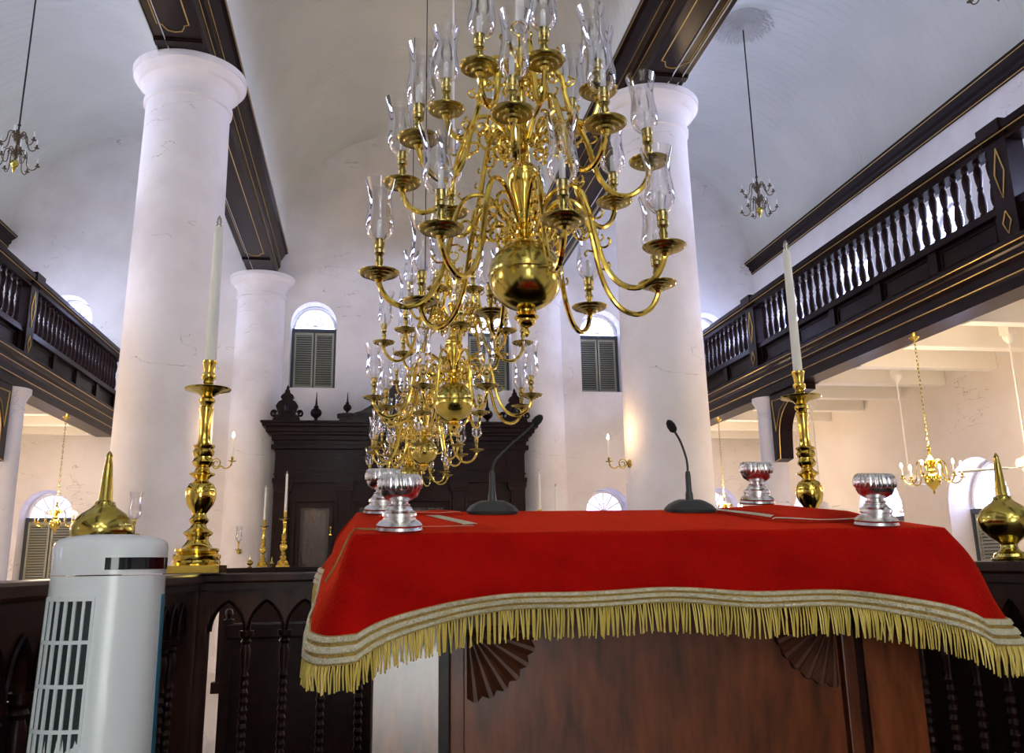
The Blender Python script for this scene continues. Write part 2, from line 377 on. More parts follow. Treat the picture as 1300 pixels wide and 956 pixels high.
# outer wall cornices
for X, sg, lab in ((WR, -1, 3), (WL, 1, 4)):
    t = empty('trim_%d' % lab, (0,0,0), kind='structure')
    prof = [(X, 5.92), (X+sg*.03, 5.92), (X+sg*.04, 5.99), (X+sg*.07, 6.01), (X+sg*.08, 6.07), (X+sg*.15, 6.12), (X+sg*.17, 6.13), (X+sg*.17, 6.17), (X, 6.20)]
    MB().profile_y(prof, YN, YW).build('cornice', 'mahogany', t, smooth=False)
    g = MB(); g.tube([(X+sg*.035, YN, 5.93), (X+sg*.035, YW-.01, 5.93)], .006, 5); g.tube([(X+sg*.165, YN, 6.125), (X+sg*.165, YW-.01, 6.125)], .006, 5)
    g.build('gilt_line', 'gold', t)

# ------------------------------------------------------------------ columns
hh = ZB-ZF
cprof = [(.0, 0), (.62, 0), (.62, .12), (.56, .20), (.50, .24), (.495, .4), (.490, 1.8), (.485, 3.2), (.470, 4.8), (.455, 6.2), (.450, hh-.44), (.475, hh-.43), (.478, hh-.38), (.455, hh-.365), (.460, hh-.30), (.480, hh-.245), (.515, hh-.19), (.535, hh-.172), (.548, hh-.170), (.575, hh-.13), (.600, hh-.088), (.604, hh-.080), (.616, hh-.078), (.618, hh-.005), (.61, hh), (0, hh)]
col_labels = {(XL, YF): 'massive white plastered round column behind the left candlestick', (XR, YF): 'massive white plastered round column behind the right gooseneck microphone',
              (XL, YB): 'farther white round column against the end wall left of the ark', (XR, YB): 'farther white round column against the end wall just right of the ark'}
proto = None
for (x, y), lab in col_labels.items():
    if proto is None:
        o = proto = MB().lathe(cprof, seg=72).build('column', 'column', split=50)
    else: o = proto.copy(); C.objects.link(o)
    o.location = (x, y, ZF); o['label'] = lab; o['category'] = 'column'; o['group'] = 'nave columns'
for x in (XL, XR):
    for y in (2.65, -4.3):
        o = proto.copy(); C.objects.link(o); o.location = (x, y, ZF); o['label'] = 'white round column beside the near bays'; o['category'] = 'column'; o['group'] = 'nave columns'

# ------------------------------------------------------------------ galleries
XGR, XGL = 5.81, -4.59
def gallery(X, sg, wall, lab, ystart):
    """sg: +1 when the gallery extends to +x (right side)"""
    t = empty('gallery', (X+sg*.15, 0, 2.37), label=lab, category='gallery')
    L = lambda x, y, z: (x-(X+sg*.15), y, z-2.37)
    P = lambda dx, z: (X+sg*dx-(X+sg*.15), z-2.37)
    # beam with its stepped cornice
    prof = [P(.0, 2.37), P(.30, 2.37), P(.30, 2.84), P(-.02, 2.84), P(-.09, 2.82), P(-.11, 2.80), P(-.11, 2.76), P(-.08, 2.72), P(-.05, 2.70), P(-.05, 2.64), P(-.02, 2.60), P(-.02, 2.50), P(0, 2.48)]
    MB().profile_y(prof, YN, YW).build('beam', 'mahogany', t, smooth=False)
    g = MB()
    for dx, z in ((-.112, 2.755), (-.052, 2.645), (-.022, 2.505), (-.085, 3.83)):
        g.tube([L(X+sg*dx, YN, z), L(X+sg*dx, YW-.01, z)], .0062, 5)
    # dado with sunk panels
    d = MB(); posts = [YF+2.87-5.62*k for k in range(0, 4)]
    d.profile_y([P(.06, 2.84), P(.12, 2.84), P(.12, 3.14), P(.06, 3.14)], YN, YW)
    d.profile_y([P(-.01, 3.12), P(.14, 3.12), P(.14, 3.20), P(.0, 3.20)], YN, YW)
    d.profile_y([P(.02, 2.84), P(.08, 2.84), P(.08, 2.88), P(.02, 2.88)], YN, YW)
    edges = sorted(posts+[YW+.1, YN])
    for a, b in zip(edges, edges[1:]):
        n = 5 if b-a > 5 else 4; w = (b-a-.3)/n
        for k in range(n+1):
            yy = a+.15+w*k
            d.box(L(X+sg*.02, yy-.07, 2.86), L(X+sg*.07, yy+.07, 3.13))
        for k in range(n):
            y0 = a+.15+w*k+.11; y1 = a+.15+w*(k+1)-.11
            for q in ((y0, y0+.015, 2.90, 3.09), (y1-.015, y1, 2.90, 3.09), (y0, y1, 2.90, 2.915), (y0, y1, 3.075, 3.09)):
                d.box(L(X+sg*.045, q[0], q[2]), L(X+sg*.07, q[1], q[3]))
    d.build('dado', 'mahogany', t, smooth=False)
    r = MB()
    r.profile_y([P(-.03, 3.77), P(.15, 3.77), P(.15, 3.82), P(.19, 3.86), P(.19, 3.92), P(.14, 3.96), P(-.02, 3.96), P(-.09, 3.92), P(-.09, 3.86), P(-.03, 3.82)], YN, YW-.01)
    r.build('handrail', 'mahogany', t, smooth=False)
    pp = None
    for k, y in enumerate(posts):
        if y < -6 : continue
        if pp is None:
            m = MB(); m.box((-.035, -.13, 0), (.15, .13, 1.13)); m.box((-.06, -.17, .97), (.18, .17, 1.0))
            m.box((-.105, -.16, 1.0), (.205, .16, 1.127), bev=.01)
            for zc, hz, hy in ((.63, .26, .07), (.13, .13, .05)):
                pass
            pp = m.build('post', 'mahogany', t, smooth=False)
            dm = MB()
            for zc, hz, hy in ((.64, .25, .065), (.15, .11, .055)):
                dm.tube([(-.04, 0, zc+hz), (-.04, hy, zc), (-.04, 0, zc-hz), (-.04, -hy, zc), (-.04, 0, zc+hz)], .008, 5)
            dmo = dm.build('diamond', 'gold', pp)
            o = pp
        else:
            o = copy_tree(pp)
            o.parent = t
        o.location = L(X+sg*.0, y, 2.84); o.scale = (sg, 1, 1)
    g.build('gilt_line', 'gold', t)
    bp = [(0, 0), (.036, 0), (.036, .03), (.026, .04), (.036, .07), (.043, .12), (.036, .20), (.023, .27), (.030, .285), (.030, .30), (.023, .315), (.036, .38), (.043, .46), (.033, .51), (.023, .53), (.032, .545), (.032, .575), (0, .575)]
    b0 = None; y = YW-.1
    while y > ystart:
        if min(abs(y-p) for p in posts) > .16:
            if b0 is None: b0 = MB().lathe(bp, seg=12).build('baluster', 'mahogany_z', t); o = b0
            else: o = b0.copy(); C.objects.link(o)
            o.location = L(X+sg*.06, y, 3.198)
        y -= .182
    # floor slab, boarded soffit and joists
    xs = sorted((X+sg*.29, wall))
    MB().box(L(xs[0], YN, 2.62), L(xs[1], YW, 2.80)).build('deck', 'soffit', t, smooth=False)
    j0 = None; y = YW-.4
    while y > YN+.2:
        if j0 is None: j0 = MB().box((xs[0]-(X+sg*.15)+.002, -.085, -.02), (xs[1]-(X+sg*.15)-.002, .085, .262), bev=.01).build('joist', 'whitepaint', t, smooth=False); o = j0
        else: o = j0.copy(); C.objects.link(o)
        o.location = (0, y, 0)
        y -= 1.07
    return t
gallery(XGR, 1, WR, 'dark mahogany balustraded gallery along the right wall', 5.2)
gallery(XGL, -1, WL, 'dark mahogany balustraded gallery along the left wall', 9.0)
# gallery columns with their arched brackets
h2 = 2.37-ZF
gprof = [(0, 0), (.27, 0), (.27, .1), (.22, .16), (.215, .3), (.205, 1.6), (.19, 3.0), (.178, h2-.30), (.19, h2-.29), (.19, h2-.26), (.178, h2-.25), (.19, h2-.16), (.235, h2-.07), (.245, h2-.06), (.245, h2-.0), (0, h2)]
gc = None
for X, dy in ((5.96, 0), (-4.70, 0)):
    for k, y in enumerate((12.47, 5.0)):
        if gc is None: gc = MB().lathe(gprof, seg=40).build('gallery_column', 'column', split=50); o = gc
        else: o = gc.copy(); C.objects.link(o)
        o.location = (X, y, ZF); o['category'] = 'column'; o['group'] = 'small columns under the galleries'
        o['label'] = ('slim white column carrying the right gallery, beside the arched bracket' if X > 0 else 'slim white column under the left gallery at the picture edge') if k == 0 else 'slim white column under the gallery, nearer bay'
        for s in (-1, 1):
            if k == 1 or s == 1: continue
            out = [(0, 0), (1.02, 0), (1.02, -.09)]+[(1.02-.80*math.sin(PI/2*q/10)**1.0, -.09-.55*(1-math.cos(PI/2*q/10))-.0*q) for q in range(1, 11)]+[(.19, -.95), (0, -.98)]
            b = MB().prism(out, lambda u, v, d: (d, s*u, v), -.10, .10).build('gallery_bracket', 'mahogany', smooth=False)
            b.location = (X, y+s*.246, 2.365)
            b['category'] = 'bracket'; b['group'] = 'arched brackets under the galleries'
            b['label'] = ('arched dark wood bracket beside the slim column under the ' + ('right' if X > 0 else 'left') + ' gallery') if k == 0 else 'arched dark wood bracket of the nearer gallery bay'
            g = MB()
            sgx = -1 if X > 0 else 1
            tri = [(.07, -.09), (.62, -.11), (.30, -.26), (.13, -.55), (.07, -.09)]
            g.tube([(sgx*.103, s*u, v) for u, v in tri], .009, 5)
            g.tube([(sgx*.103, s*u, v) for u, v in [(q[0], q[1]) for q in out[2:]]], .008, 5)
            g.build('gilt_line', 'gold', b)

exec_parts = True
# ------------------------------------------------------------------ brass chandeliers with hurricane glasses
def leaf(mb, p, dirx, up, s=.03):
    pts = [(p[0], p[1], p[2]), (p[0]+dirx*s*.8, p[1], p[2]-up*s*.1), (p[0]+dirx*s*1.3, p[1], p[2]+up*s*.4), (p[0]+dirx*s*1.0, p[1], p[2]+up*s*.75)]
    mb.tube(spline(pts, 3), [.0045]*9+[.006], 6)
def arm_mesh(R, zp, zh):
    """scrolled arm in the x-z plane from the hub to the drip pan; zp pan height, zh hub height"""
    s = R/.59; m = MB(); dz = zh-zp
    pts = [(.045, 0, zh-.02), (.10*s, 0, zh+.06), (.17*s, 0, zh+.115), (.245*s, 0, zh+.095), (.29*s, 0, zh-.01), (.315*s, 0, zp+.10), (.35*s, 0, zp-.02), (.41*s, 0, zp-.105), (.485*s, 0, zp-.13), (.55*s, 0, zp-.10), (.585*s, 0, zp-.045), (R, 0, zp)]
    p = spline(pts, 4); n = len(p)
    m.tube(p, [.0115 if i > n*.3 else .010 for i in range(n)], 8)
    # volutes
    def vol(cx, cz, r0, a0, turns, sgn, rr=.0075):
        q = []
        k = int(14*turns)
        for i in range(k+1):
            a = a0+sgn*2*PI*turns*i/k; r = r0*(1-.72*i/k); q.append((cx+r*math.cos(a), 0, cz+r*math.sin(a)))
        m.tube(q, rr, 6)
    vol(.155*s, zh+.005, .068*s, PI*.5, 1.35, -1)
    vol(.10*s, zh-.055, .045*s, -PI*.3, 1.2, 1, .007)
    vol(.245*s, zh-.02, .045*s, PI*.1, 1.1, -1, .006)
    leaf(m, (.305*s, 0, zh-.05), 1, 1, .035); leaf(m, (.325*s, 0, zp+.06), 1, 1, .04); leaf(m, (.235*s, 0, zh+.10), 1, 1, .03)
    leaf(m, (.30*s, 0, zp+.13), -1, -1, .03)
    m.lathe([(0, -.02), (.012, -.03), (.019, -.018), (.016, 0), (0, .0)], (R, 0, zp), 10)
    return m
M['pan'] = principled('olive_brass', (.34, .27, .08), .22, 1.0)
pan_prof = [(.012, -.022), (.030, -.020), (.034, -.012), (.050, -.010), (.054, -.004), (.068, -.002), (.076, .006), (.077, .011), (.070, .008), (.045, .001), (.012, .001), (.011, .012), (.016, .020), (.010, .030), (.013, .045), (.017, .060), (.012, .078), (.018, .088)]
cup_prof = [(.018, .088), (.022, .090), (.022, .104), (.019, .108), (.022, .112), (.023, .135), (.0235, .150), (.019, .150), (.019, .13)]
glass_prof = [(.020, .142), (.032, .149), (.048, .168), (.0565, .195), (.0575, .220), (.053, .250), (.0485, .285), (.0475, .315), (.050, .345), (.056, .375), (.063, .402)]
cmesh = {}
def big_chandelier(loc, rz, lab, ztop, rodmat, rodr, jit=0):
    t = empty('chandelier', loc, rz, label=lab, category='chandelier', group='four great brass chandeliers of the nave')
    o0 = .257
    def part(key, fn, name, mat, parent, **k):
        if key not in cmesh:
            ob = fn().build(name, mat, parent, **k); cmesh[key] = ob.data; return ob
        ob = bpy.data.objects.new(name, cmesh[key]); C.objects.link(ob); ob.parent = parent; return ob
    ballp = [(0, -.148)]+[(.150*math.cos(a)*1.0, .148*math.sin(a)) for a in [(-PI/2+PI*k/28) for k in range(1, 28)]]+[(0, .148)]
    def mkball():
        m = MB().lathe([(r, z+o0) for r, z in ballp], seg=48); m.torus((0, 0, o0), .1495, .0035, 'z', 48, 6); return m
    part('ball', mkball, 'ball', 'brassdull', t)
    fin = [(0, .0), (.006, .002), (.013, .012), (.013, .024), (.006, .034), (.010, .040), (.026, .046), (.036, .060), (.038, .070), (.046, .076), (.050, .082), (.042, .088), (.030, .096), (.040, .101), (.040, .108), (.028, .114), (.034, .122), (0, .122)]
    part('fin', lambda: MB().lathe(fin, seg=28), 'finial', 'brass', t)
    st = [(.045, .140), (.050, .150), (.032, .160), (.046, .172), (.046, .184), (.030, .194), (.040, .204), (.055, .212), (.055, .232), (.036, .242), (.030, .262), (.034, .285), (.048, .33), (.062, .385), (.068, .420), (.067, .44), (.058, .447), (.060, .455), (.054, .472), (.040, .488), (.020, .498), (.016, .53), (.030, .545), (.022, .56),
          (.020, .585), (.052, .60), (.052, .625), (.026, .640), (.024, .66), (.036, .70), (.046, .735), (.046, .75), (.030, .765), (.018, .775), (.018, .83), (.026, .84), (.022, .86), (.048, .88), (.048, .905), (.024, .92), (.020, .94), (.032, .965), (.044, 1.0), (.046, 1.02), (.034, 1.035), (.014, 1.045), (.012, 1.07), (.018, 1.08), (.008, 1.095), (0, 1.10)]
    part('stem', lambda: MB().lathe([(r, z+o0) for r, z in st], seg=32), 'stem', 'brass', t)
    part('ring', lambda: MB().torus((0, 0, 1.135+o0), .036, .0075, 'y', 24, 8), 'hanging_ring', 'brass', t)
    rl = ztop-(loc[2]+1.16+o0)
    rd = MB()
    if rodmat == 'iron':
        rd.tube([(0, 0, 1.165+o0), (0, 0, 1.16+o0+rl)], rodr, 8)
    else:
        rd.tube([(0, 0, 1.165+o0), (0, 0, 1.16+o0+rl)], rodr, 10)
        for k in range(int(rl/.9)): rd.lathe([(0, -.015), (rodr*1.9, -.012), (rodr*1.9, .012), (0, .015)], (0, 0, 1.3+o0+.9*k), 10)
    rd.build('hanging_rod', rodmat, t, label='white hanging rod' if rodmat == 'cord' else 'dark hanging rod')
    rr = random.Random(11+int(loc[1]*10))
    for key, R, zp, zh, angs in (('low', .59, 0.0, .235, (8, 50, 96, 132, 174, -130, -87, -38)), ('mid', .52, .436, .61, (-104, -64, -20, 28, 75, 120, 163, -150)), ('top', .33, .766, .89, (-130, -84, -24, 36, 96, 162))):
        for ang in angs:
            a = math.radians(ang+jit)
            arm = part('arm'+key, lambda: arm_mesh(R, zp+o0, zh+o0), 'arm', 'brass', t)
            arm.rotation_euler = (0, 0, a)
            for nm, prof, mat, sg in (('drip_pan', [(q*1.07, z_) for q, z_ in pan_prof], 'pan', 28), ('candle_socket', cup_prof, 'brassgreen', 16)):
                ob = part(nm, lambda: MB().lathe(prof, seg=sg), nm, mat, arm); ob.location = (R, 0, zp+o0+.004)
            ob = part('candle', lambda: MB().lathe([(0, .13), (.0115, .13), (.0105, .228), (.005, .236), (0, .237)], seg=10), 'candle', 'waxsmall', arm); ob.location = (R, 0, zp+o0+.004)
            ob = part('shade', lambda: MB().lathe(glass_prof, seg=26), 'hurricane_shade', 'glass', arm)
            ob.location = (R, 0, zp+o0+.004); ob.rotation_euler = (rr.uniform(-.05, .05), rr.uniform(-.05, .05), 0)
    return t
zt = ZSP+RN
big_chandelier((XC, 3.37, 1.134-.257), 0, 'largest and nearest brass chandelier with clear hurricane glasses, above the red table', zt, 'cord', .019)
big_chandelier((XC, 6.45, 1.174-.257), 0, 'second brass chandelier in the row, behind and below the nearest one', zt, 'cord', .0085, 14)
big_chandelier((XC, 10.0, 1.25-.257), 0, 'third brass chandelier in the row, in front of the dark ark', zt, 'iron', .006, 31)
big_chandelier((XC, 13.4, 1.32-.257), 0, 'farthest and smallest-looking brass chandelier, just above the silver cups at left', zt, 'iron', .006, 5)

# ------------------------------------------------------------------ small chandeliers high in the side vaults
def chain(mb, x, y, z0, z1, r=.014, wire=.0035, pitch=.042):
    n = int((z1-z0)/pitch); 
    for k in range(n):
        zc = z0+pitch*(k+.5); rot = Matrix.Rotation(PI/2*(k % 2), 3, 'Z')
        pts = []
        for i in range(9):
            a = 2*PI*i/8; v = rot @ Vector((math.cos(a)*r*.7, 0, math.sin(a)*pitch*.62)); pts.append(Vector((x, y, zc))+v)
        mb.tube(pts, wire, 4, cap=False)
def small_chandelier(loc, rz, ztop, lab, lit=False, ztcanopy=True):
    t = empty('chandelier', loc, rz, label=lab, category='chandelier')
    mb = MB()
    if not lit:
        bs = .055; MB().lathe([(0, -.13), (.008, -.12), (.018, -.10), (.01, -.085), (.03, -.075), (.02, -.06)]+[(bs*math.cos(a), bs*math.sin(a)) for a in [(-PI/2+PI*k/14) for k in range(3, 13)]]+[(.0, .065)], seg=20).build('ball', 'brassdull', t)
        mb.lathe([(0, .05), (.022, .07), (.03, .10), (.012, .13), (.03, .17), (.02, .20), (.012, .26), (.035, .30), (.03, .34), (.05, .38), (.02, .42), (.012, .46), (0, .47)], seg=20)
        mb.build('stem', 'bronze', t)
        tiers = ((.26, .0, .12, 6, 10), (.24, .30, .36, 6, 35)); mat = 'bronze'
        ztop0 = .47
    else:
        mb.lathe([(0, -.15), (.008, -.145), (.014, -.13), (.008, -.115), (.02, -.10), (.03, -.088)]+[(.085*math.cos(a), .080*math.sin(a)) for a in [(-PI/2+PI*k/16) for k in range(3, 15)]]+[(.03, .08), (.04, .10), (.02, .12), (.035, .17), (.045, .21), (.02, .25), (.014, .30), (.022, .33), (.01, .36), (0, .37)], seg=28)
        mb.build('stem', 'brass', t)
        tiers = ((.30, .02, .13, 6, 20),); mat = 'brass'; ztop0 = .37
    am = fl = None
    for R, zp, zh, n, off in tiers:
        am = None
        for k in range(n):
            if am is None:
                m = MB()
                p = spline([(.02, 0, zh), (.08*R/.3, 0, zh+.07), (.14*R/.3, 0, zh+.05), (.16*R/.3, 0, zp), (.20*R/.3, 0, zp-.055), (.26*R/.3, 0, zp-.05), (R, 0, zp)], 4)
                m.tube(p, .007, 6)
                q = [(.075*R/.3+.03*(1-.7*i/14)*math.cos(PI*.5-2*PI*1.2*i/14), 0, zh+.03+.03*(1-.7*i/14)*math.sin(PI*.5-2*PI*1.2*i/14)) for i in range(15)]
                m.tube(q, .005, 5)
                m.lathe([(.006, -.008), (.024, -.004), (.034, .004), (.030, .006), (.010, .003), (.008, .012), (.012, .02), (.012, .045), (0, .045)], (R, 0, zp), 14)
                ob = am = m.build('arm', mat, t)
                cn = MB().lathe([(0, .04), (.008, .04), (.007, .12), (0, .122)], (R, 0, zp), 8).build('candle', 'waxsmall', am)
                if lit:
                    MB().lathe([(0, .118), (.011, .128), (.014, .140), (.009, .160), (0, .175)], (R, 0, zp), 8).build('bulb', 'flame', am)
            else: ob = copy_tree(am); ob.parent = t
            ob.rotation_euler = (0, 0, math.radians(off+360/n*k))
    m = MB()
    if lit: chain(m, 0, 0, ztop0-.01, ztop-loc[2]-.02, .016, .0035, .045)
    else: m.tube([(0, 0, ztop0-.01), (0, 0, ztop-loc[2]-.0)], .011, 6); m.lathe([(0, 0), (.02, .01), (.02, .03), (0, .04)], (0, 0, ztop0+.05), 8)
    m.build('chain', 'brassdull' if lit else 'iron', t)
    if lit: MB().lathe([(0, -.05), (.012, -.05), (.02, -.035), (.05, -.012), (.058, 0), (0, 0)], (0, 0, ztop-loc[2]), 20).build('canopy', 'brass', t)
    return t
XAR, XAL = (XR+.17+WR)/2, (WL+XL-.24)/2
RA = (WR-XR-.17)/2
small_chandelier((XAR+.03, 11.85, 5.17), .3, ZSA+RA-.05, 'small dark bronze chandelier hanging under the stucco rosette of the right vault')
small_chandelier((XAL, 11.35, 5.10), .1, ZSA+RA, 'small bronze chandelier hanging high in the left vault at the picture edge')
small_chandelier((XAR, 6.55, 5.27), .5, ZSA+RA, 'bronze chandelier of the right vault, only its lowest arm in the top corner')
t = empty('ceiling_rosette', (XAR+.03, 11.85, ZSA+RA), label='round grey stucco leaf rosette on the right vault above the small chandelier', category='rosette')
for k in range(6):
    R = .50-.075*k; n = 48-6*k; m = MB()
    for i in range(n):
        a = 2*PI*(i+.5*(k % 2))/n+random.uniform(-.05, .05); c, s_ = math.cos(a), math.sin(a); tl = R+random.uniform(-.025, .025)
        for dz in (0,):
            pts = [(c*(tl-.10)-s_*.0, s_*(tl-.10), -.03-.012*k), (c*(tl-.04)-s_*.022, s_*(tl-.04)+c*.022, -.055-.014*k), (c*tl, s_*tl, -.085-.012*k-random.uniform(0, .02)), (c*(tl-.04)+s_*.022, s_*(tl-.04)-c*.022, -.05-.014*k)]
            m.face(pts)
    m.build('leaf_ring', 'rosette', t, smooth=False)
MB().lathe([(0, -.14), (.03, -.13), (.05, -.10), (.12, -.08), (.30, -.03), (.40, -.02), (.42, 0.0), (0, 0.0)], seg=28).build('boss', 'rosette', t)

# lit brass chandeliers hung from the gallery beams
for X, ys in ((XGR+.14, (8.72, 14.45, 3.0)), (XGL-.12, (14.75, 9.1, 3.4))):
    for k, y in enumerate(ys):
        lab = {0: 'lit brass chandelier on a chain under the right gallery, in front of the splayed window', 1: 'lit chandelier under the right gallery behind the right column, mostly hidden'}.get(k, 'lit chandelier of the nearer right bay') if X > 0 else \
              {0: 'lit brass chandelier under the left gallery in front of the lower fanlight', 1: 'lit chandelier of the nearer left bay'}.get(k, 'lit chandelier of the nearest left bay')
        small_chandelier((X, y, .80 if X > 0 and k == 0 else .72), .35+.3*k, 2.37, lab, lit=True)
        l = bpy.data.lights.new('chandelier_light', 'POINT'); l.energy = 92; l.color = (1, .72, .44); l.shadow_soft_size = .25
        lo = bpy.data.objects.new('chandelier_light', l); C.objects.link(lo); lo.location = (X, y, 1.15); lo['kind'] = 'helper'

# ------------------------------------------------------------------ ceiling fans under the right gallery
XFN = 6.9
for k, (y, zh, az) in enumerate(((8.45, .92, 12), (10.6, .95, 40), (12.95, .76, 20))):
    t = empty('ceiling_fan', (XFN, y, zh), math.radians(az), category='ceiling fan', group='ceiling fans under the right gallery',
              label=['white ceiling fan at the right edge above the big brass ball', 'white ceiling fan on a rod behind the lit chandelier', 'white ceiling fan behind the right candlestick, farthest of the fans'][k])
    MB().lathe([(0, -.07), (.05, -.065), (.07, -.04), (.06, -.02), (.11, -.01), (.125, .03), (.11, .075), (.05, .10), (.02, .12), (0, .12)], seg=28).build('motor', 'whitepaint', t)
    MB().tube([(0, 0, .10), (0, 0, 2.36-zh-.1)], .011, 10).build('rod', 'whitepaint', t)
    MB().lathe([(0, 0), (.02, 0), (.06, .05), (.065, .09), (0, .09)], (0, 0, 2.36-zh-.1+.00), 20).build('canopy', 'whitepaint', t)
    MB().box((-.06, -.06, 2.36-zh-.012), (.06, .06, 2.62-zh)).build('mounting_block', 'whitepaint', t, smooth=False)
    b0 = None
    for q in range(3):
        if b0 is None:
            m = MB(); m.box((.10, -.02, -.012), (.22, .02, -.004)); m.prism([(.20, -.045), (.66, -.065), (.70, -.04), (.70, .04), (.66, .065), (.20, .045)], lambda u, v, d: (u, v, d+v*.12), -.012, -.004)
            b0 = m.build('blade', 'whitepaint', t, smooth=False); o = b0
        else: o = b0.copy(); C.objects.link(o)
        o.rotation_euler = (0, 0, 2*PI*q/3)

# ------------------------------------------------------------------ the ark
YA = 16.3
ark = empty('ark', (XC, YA, ZF), label='monumental dark mahogany ark with crested cornice against the end wall', category='ark')
A_ = lambda x, y, z: (x, y, z-ZF)      # x relative to centre, y relative to the front
m = MB()
m.box(A_(-2.27, .10, ZF), A_(2.27, .30, 2.10))
m.build('carcase', 'mahogany_z', ark, smooth=False)
m = MB()     # cornice, stepped, projecting to the front and sides
for z0, z1, o in ((2.02, 2.08, .04), (2.08, 2.16, .10), (2.16, 2.24, .06), (2.24, 2.33, .10), (2.33, 2.38, .16), (2.38, 2.47, .20), (2.47, 2.53, .26), (2.53, 2.57, .29)):
    m.box(A_(-2.24-o, .12-o, z0), A_(2.24+o, .26, z1), bev=.008)
m.build('cornice', 'mahogany', ark, smooth=False)
m = MB()     # architrave and frieze
m.box(A_(-2.30, .04, 1.48), A_(2.30, .12, 1.56)); m.box(A_(-2.25, .06, 1.56), A_(2.25, .12, 2.03)); m.box(A_(-2.28, .05, 1.62), A_(2.28, .12, 1.65))
for x0, x1 in ((-1.95, -1.05), (-.8, .8), (1.05, 1.95)):
    for q in ((x0, x1, 1.70, 1.72), (x0, x1, 1.95, 1.97), (x0, x0+.02, 1.72, 1.95), (x1-.02, x1, 1.72, 1.95)):
        m.box(A_(q[0], .045, q[2]), A_(q[1], .06, q[3]))
m.build('frieze', 'mahogany', ark, smooth=False)
pp = None
for x in (-2.1, -1.02, 1.02, 2.1):
    if pp is None:
        m = MB(); m.box((-.15, -.06, 0), (.15, .10, .35)); m.box((-.17, -.08, .32), (.17, .10, .40)); m.box((-.11, -.04, .40), (.11, .10, 3.02)); m.box((-.055, -.05, .55), (.055, -.035, 2.90)); m.box((-.15, -.07, 3.02), (.15, .10, 3.08)); m.box((-.17, -.09, 3.08), (.17, .10, 3.18))
        pp = m.build('pilaster', 'mahogany_z', ark, smooth=False); o = pp
    else: o = pp.copy(); C.objects.link(o)
    o.location = (x, .04, 0)
for x0, x1, zt_ in ((-1.86, -1.20, 1.12), (-.84, .0, 1.12), (.0, .84, 1.12), (1.20, 1.86, 1.12)):
    d = MB(); w = .09
    d.box(A_(x0+.01, .04, ZF+.3), A_(x0+w, .10, zt_)); d.box(A_(x1-w, .04, ZF+.3), A_(x1-.01, .10, zt_)); d.box(A_(x0+w, .04, zt_-.10), A_(x1-w, .10, zt_)); d.box(A_(x0+w, .04, ZF+.3), A_(x1-w, .10, ZF+.45)); d.box(A_(x0+w, .04, -.35), A_(x1-w, .10, -.22))
    do = d.build('door', 'mahogany_z', ark, smooth=False)
    p = MB()
    for a, b in ((-.22+.03, zt_-.13), (ZF+.48, -.38)):
        p.prism([(x0+w+.03, a), (x1-w-.03, a), (x1-w-.03, b), (x0+w+.03, b)], lambda u, v, dd: (u, dd, v-ZF), .052, .10)
    p.build('door_panel', 'darkpanel', do, smooth=False)
    f = MB(); e = .018
    for q in ((x0+w, x1-w, zt_-.12, zt_-.10), (x0+w, x0+w+e, -.22, zt_-.12), (x1-w-e, x1-w, -.22, zt_-.12)):
        f.box(A_(q[0], .030, q[2]), A_(q[1], .045, q[3]))
    f.build('door_moulding', 'darkpanel', do, smooth=False)
    MB().lathe([(0, 0), (.02, .01), (.02, .03), (.008, .05), (.008, .10), (.02, .12), (.02, .15), (0, .16)], (x1-.05 if x0 < -.5 or x0 < 0 else x0+.05, .02, .55-ZF), 10).build('handle', 'brass', do)
f = MB()
for x0, x1 in ((-1.92, -1.14), (-.90, .90), (1.14, 1.92)):
    f.box(A_(x0, .0, 1.14), A_(x1, .08, 1.22)); f.box(A_(x0, .01, ZF+.3), A_(x0+.05, .08, 1.14)); f.box(A_(x1-.05, .01, ZF+.3), A_(x1, .08, 1.14))
f.build('door_casing', 'mahogany_z', ark, smooth=False)
MB().box(A_(-2.4, -.35, ZF), A_(2.4, .12, ZF+.30)).build('step', 'mahogany', ark, smooth=False)
# cresting: scrolled cartouches, spindles, stepped ogee gable
def crest_mesh():
    m = MB()
    half = [(.0, .62), (.035, .60), (.05, .54), (.10, .50), (.12, .46), (.09, .41), (.15, .38), (.20, .30), (.17, .22), (.15, .15), (.22, .11), (.24, .05), (.24, 0)]
    out = half+[(-x, z) for x, z in half[::-1][:-1]]
    m.prism(out, lambda u, v, d: (u, d, v), -.05, .05)
    for s in (-1, 1):
        q = [(s*(.235+.055*(1-.75*i/16)*math.cos(PI*.9-2*PI*1.3*i/16)), 0, .16+.065*(1-.75*i/16)*math.sin(PI*.9-2*PI*1.3*i/16)) for i in range(17)]
        m.tube(q, .022, 6)
        q = [(s*(.10+.045*(1-.7*i/12)*math.cos(-2*PI*1.1*i/12)), -.05, .20+.045*(1-.7*i/12)*math.sin(-2*PI*1.1*i/12)) for i in range(13)]
        m.tube(q, .014, 5)
    m.lathe([(0, .20), (.05, .20), (.05, .30), (0, .34)], (0, -.06, 0), 10); m.lathe([(0, .60), (.02, .61), (.03, .64), (.015, .67), (0, .70)], (0, 0, 0), 10)
    return m
c0 = None
for x in (-2.10, 2.10):
    if c0 is None: c0 = crest_mesh().build('cresting', 'mahogany', ark, smooth=False); o = c0
    else: o = c0.copy(); C.objects.link(o)
    o.location = A_(x, .12, 2.57)
sp = None
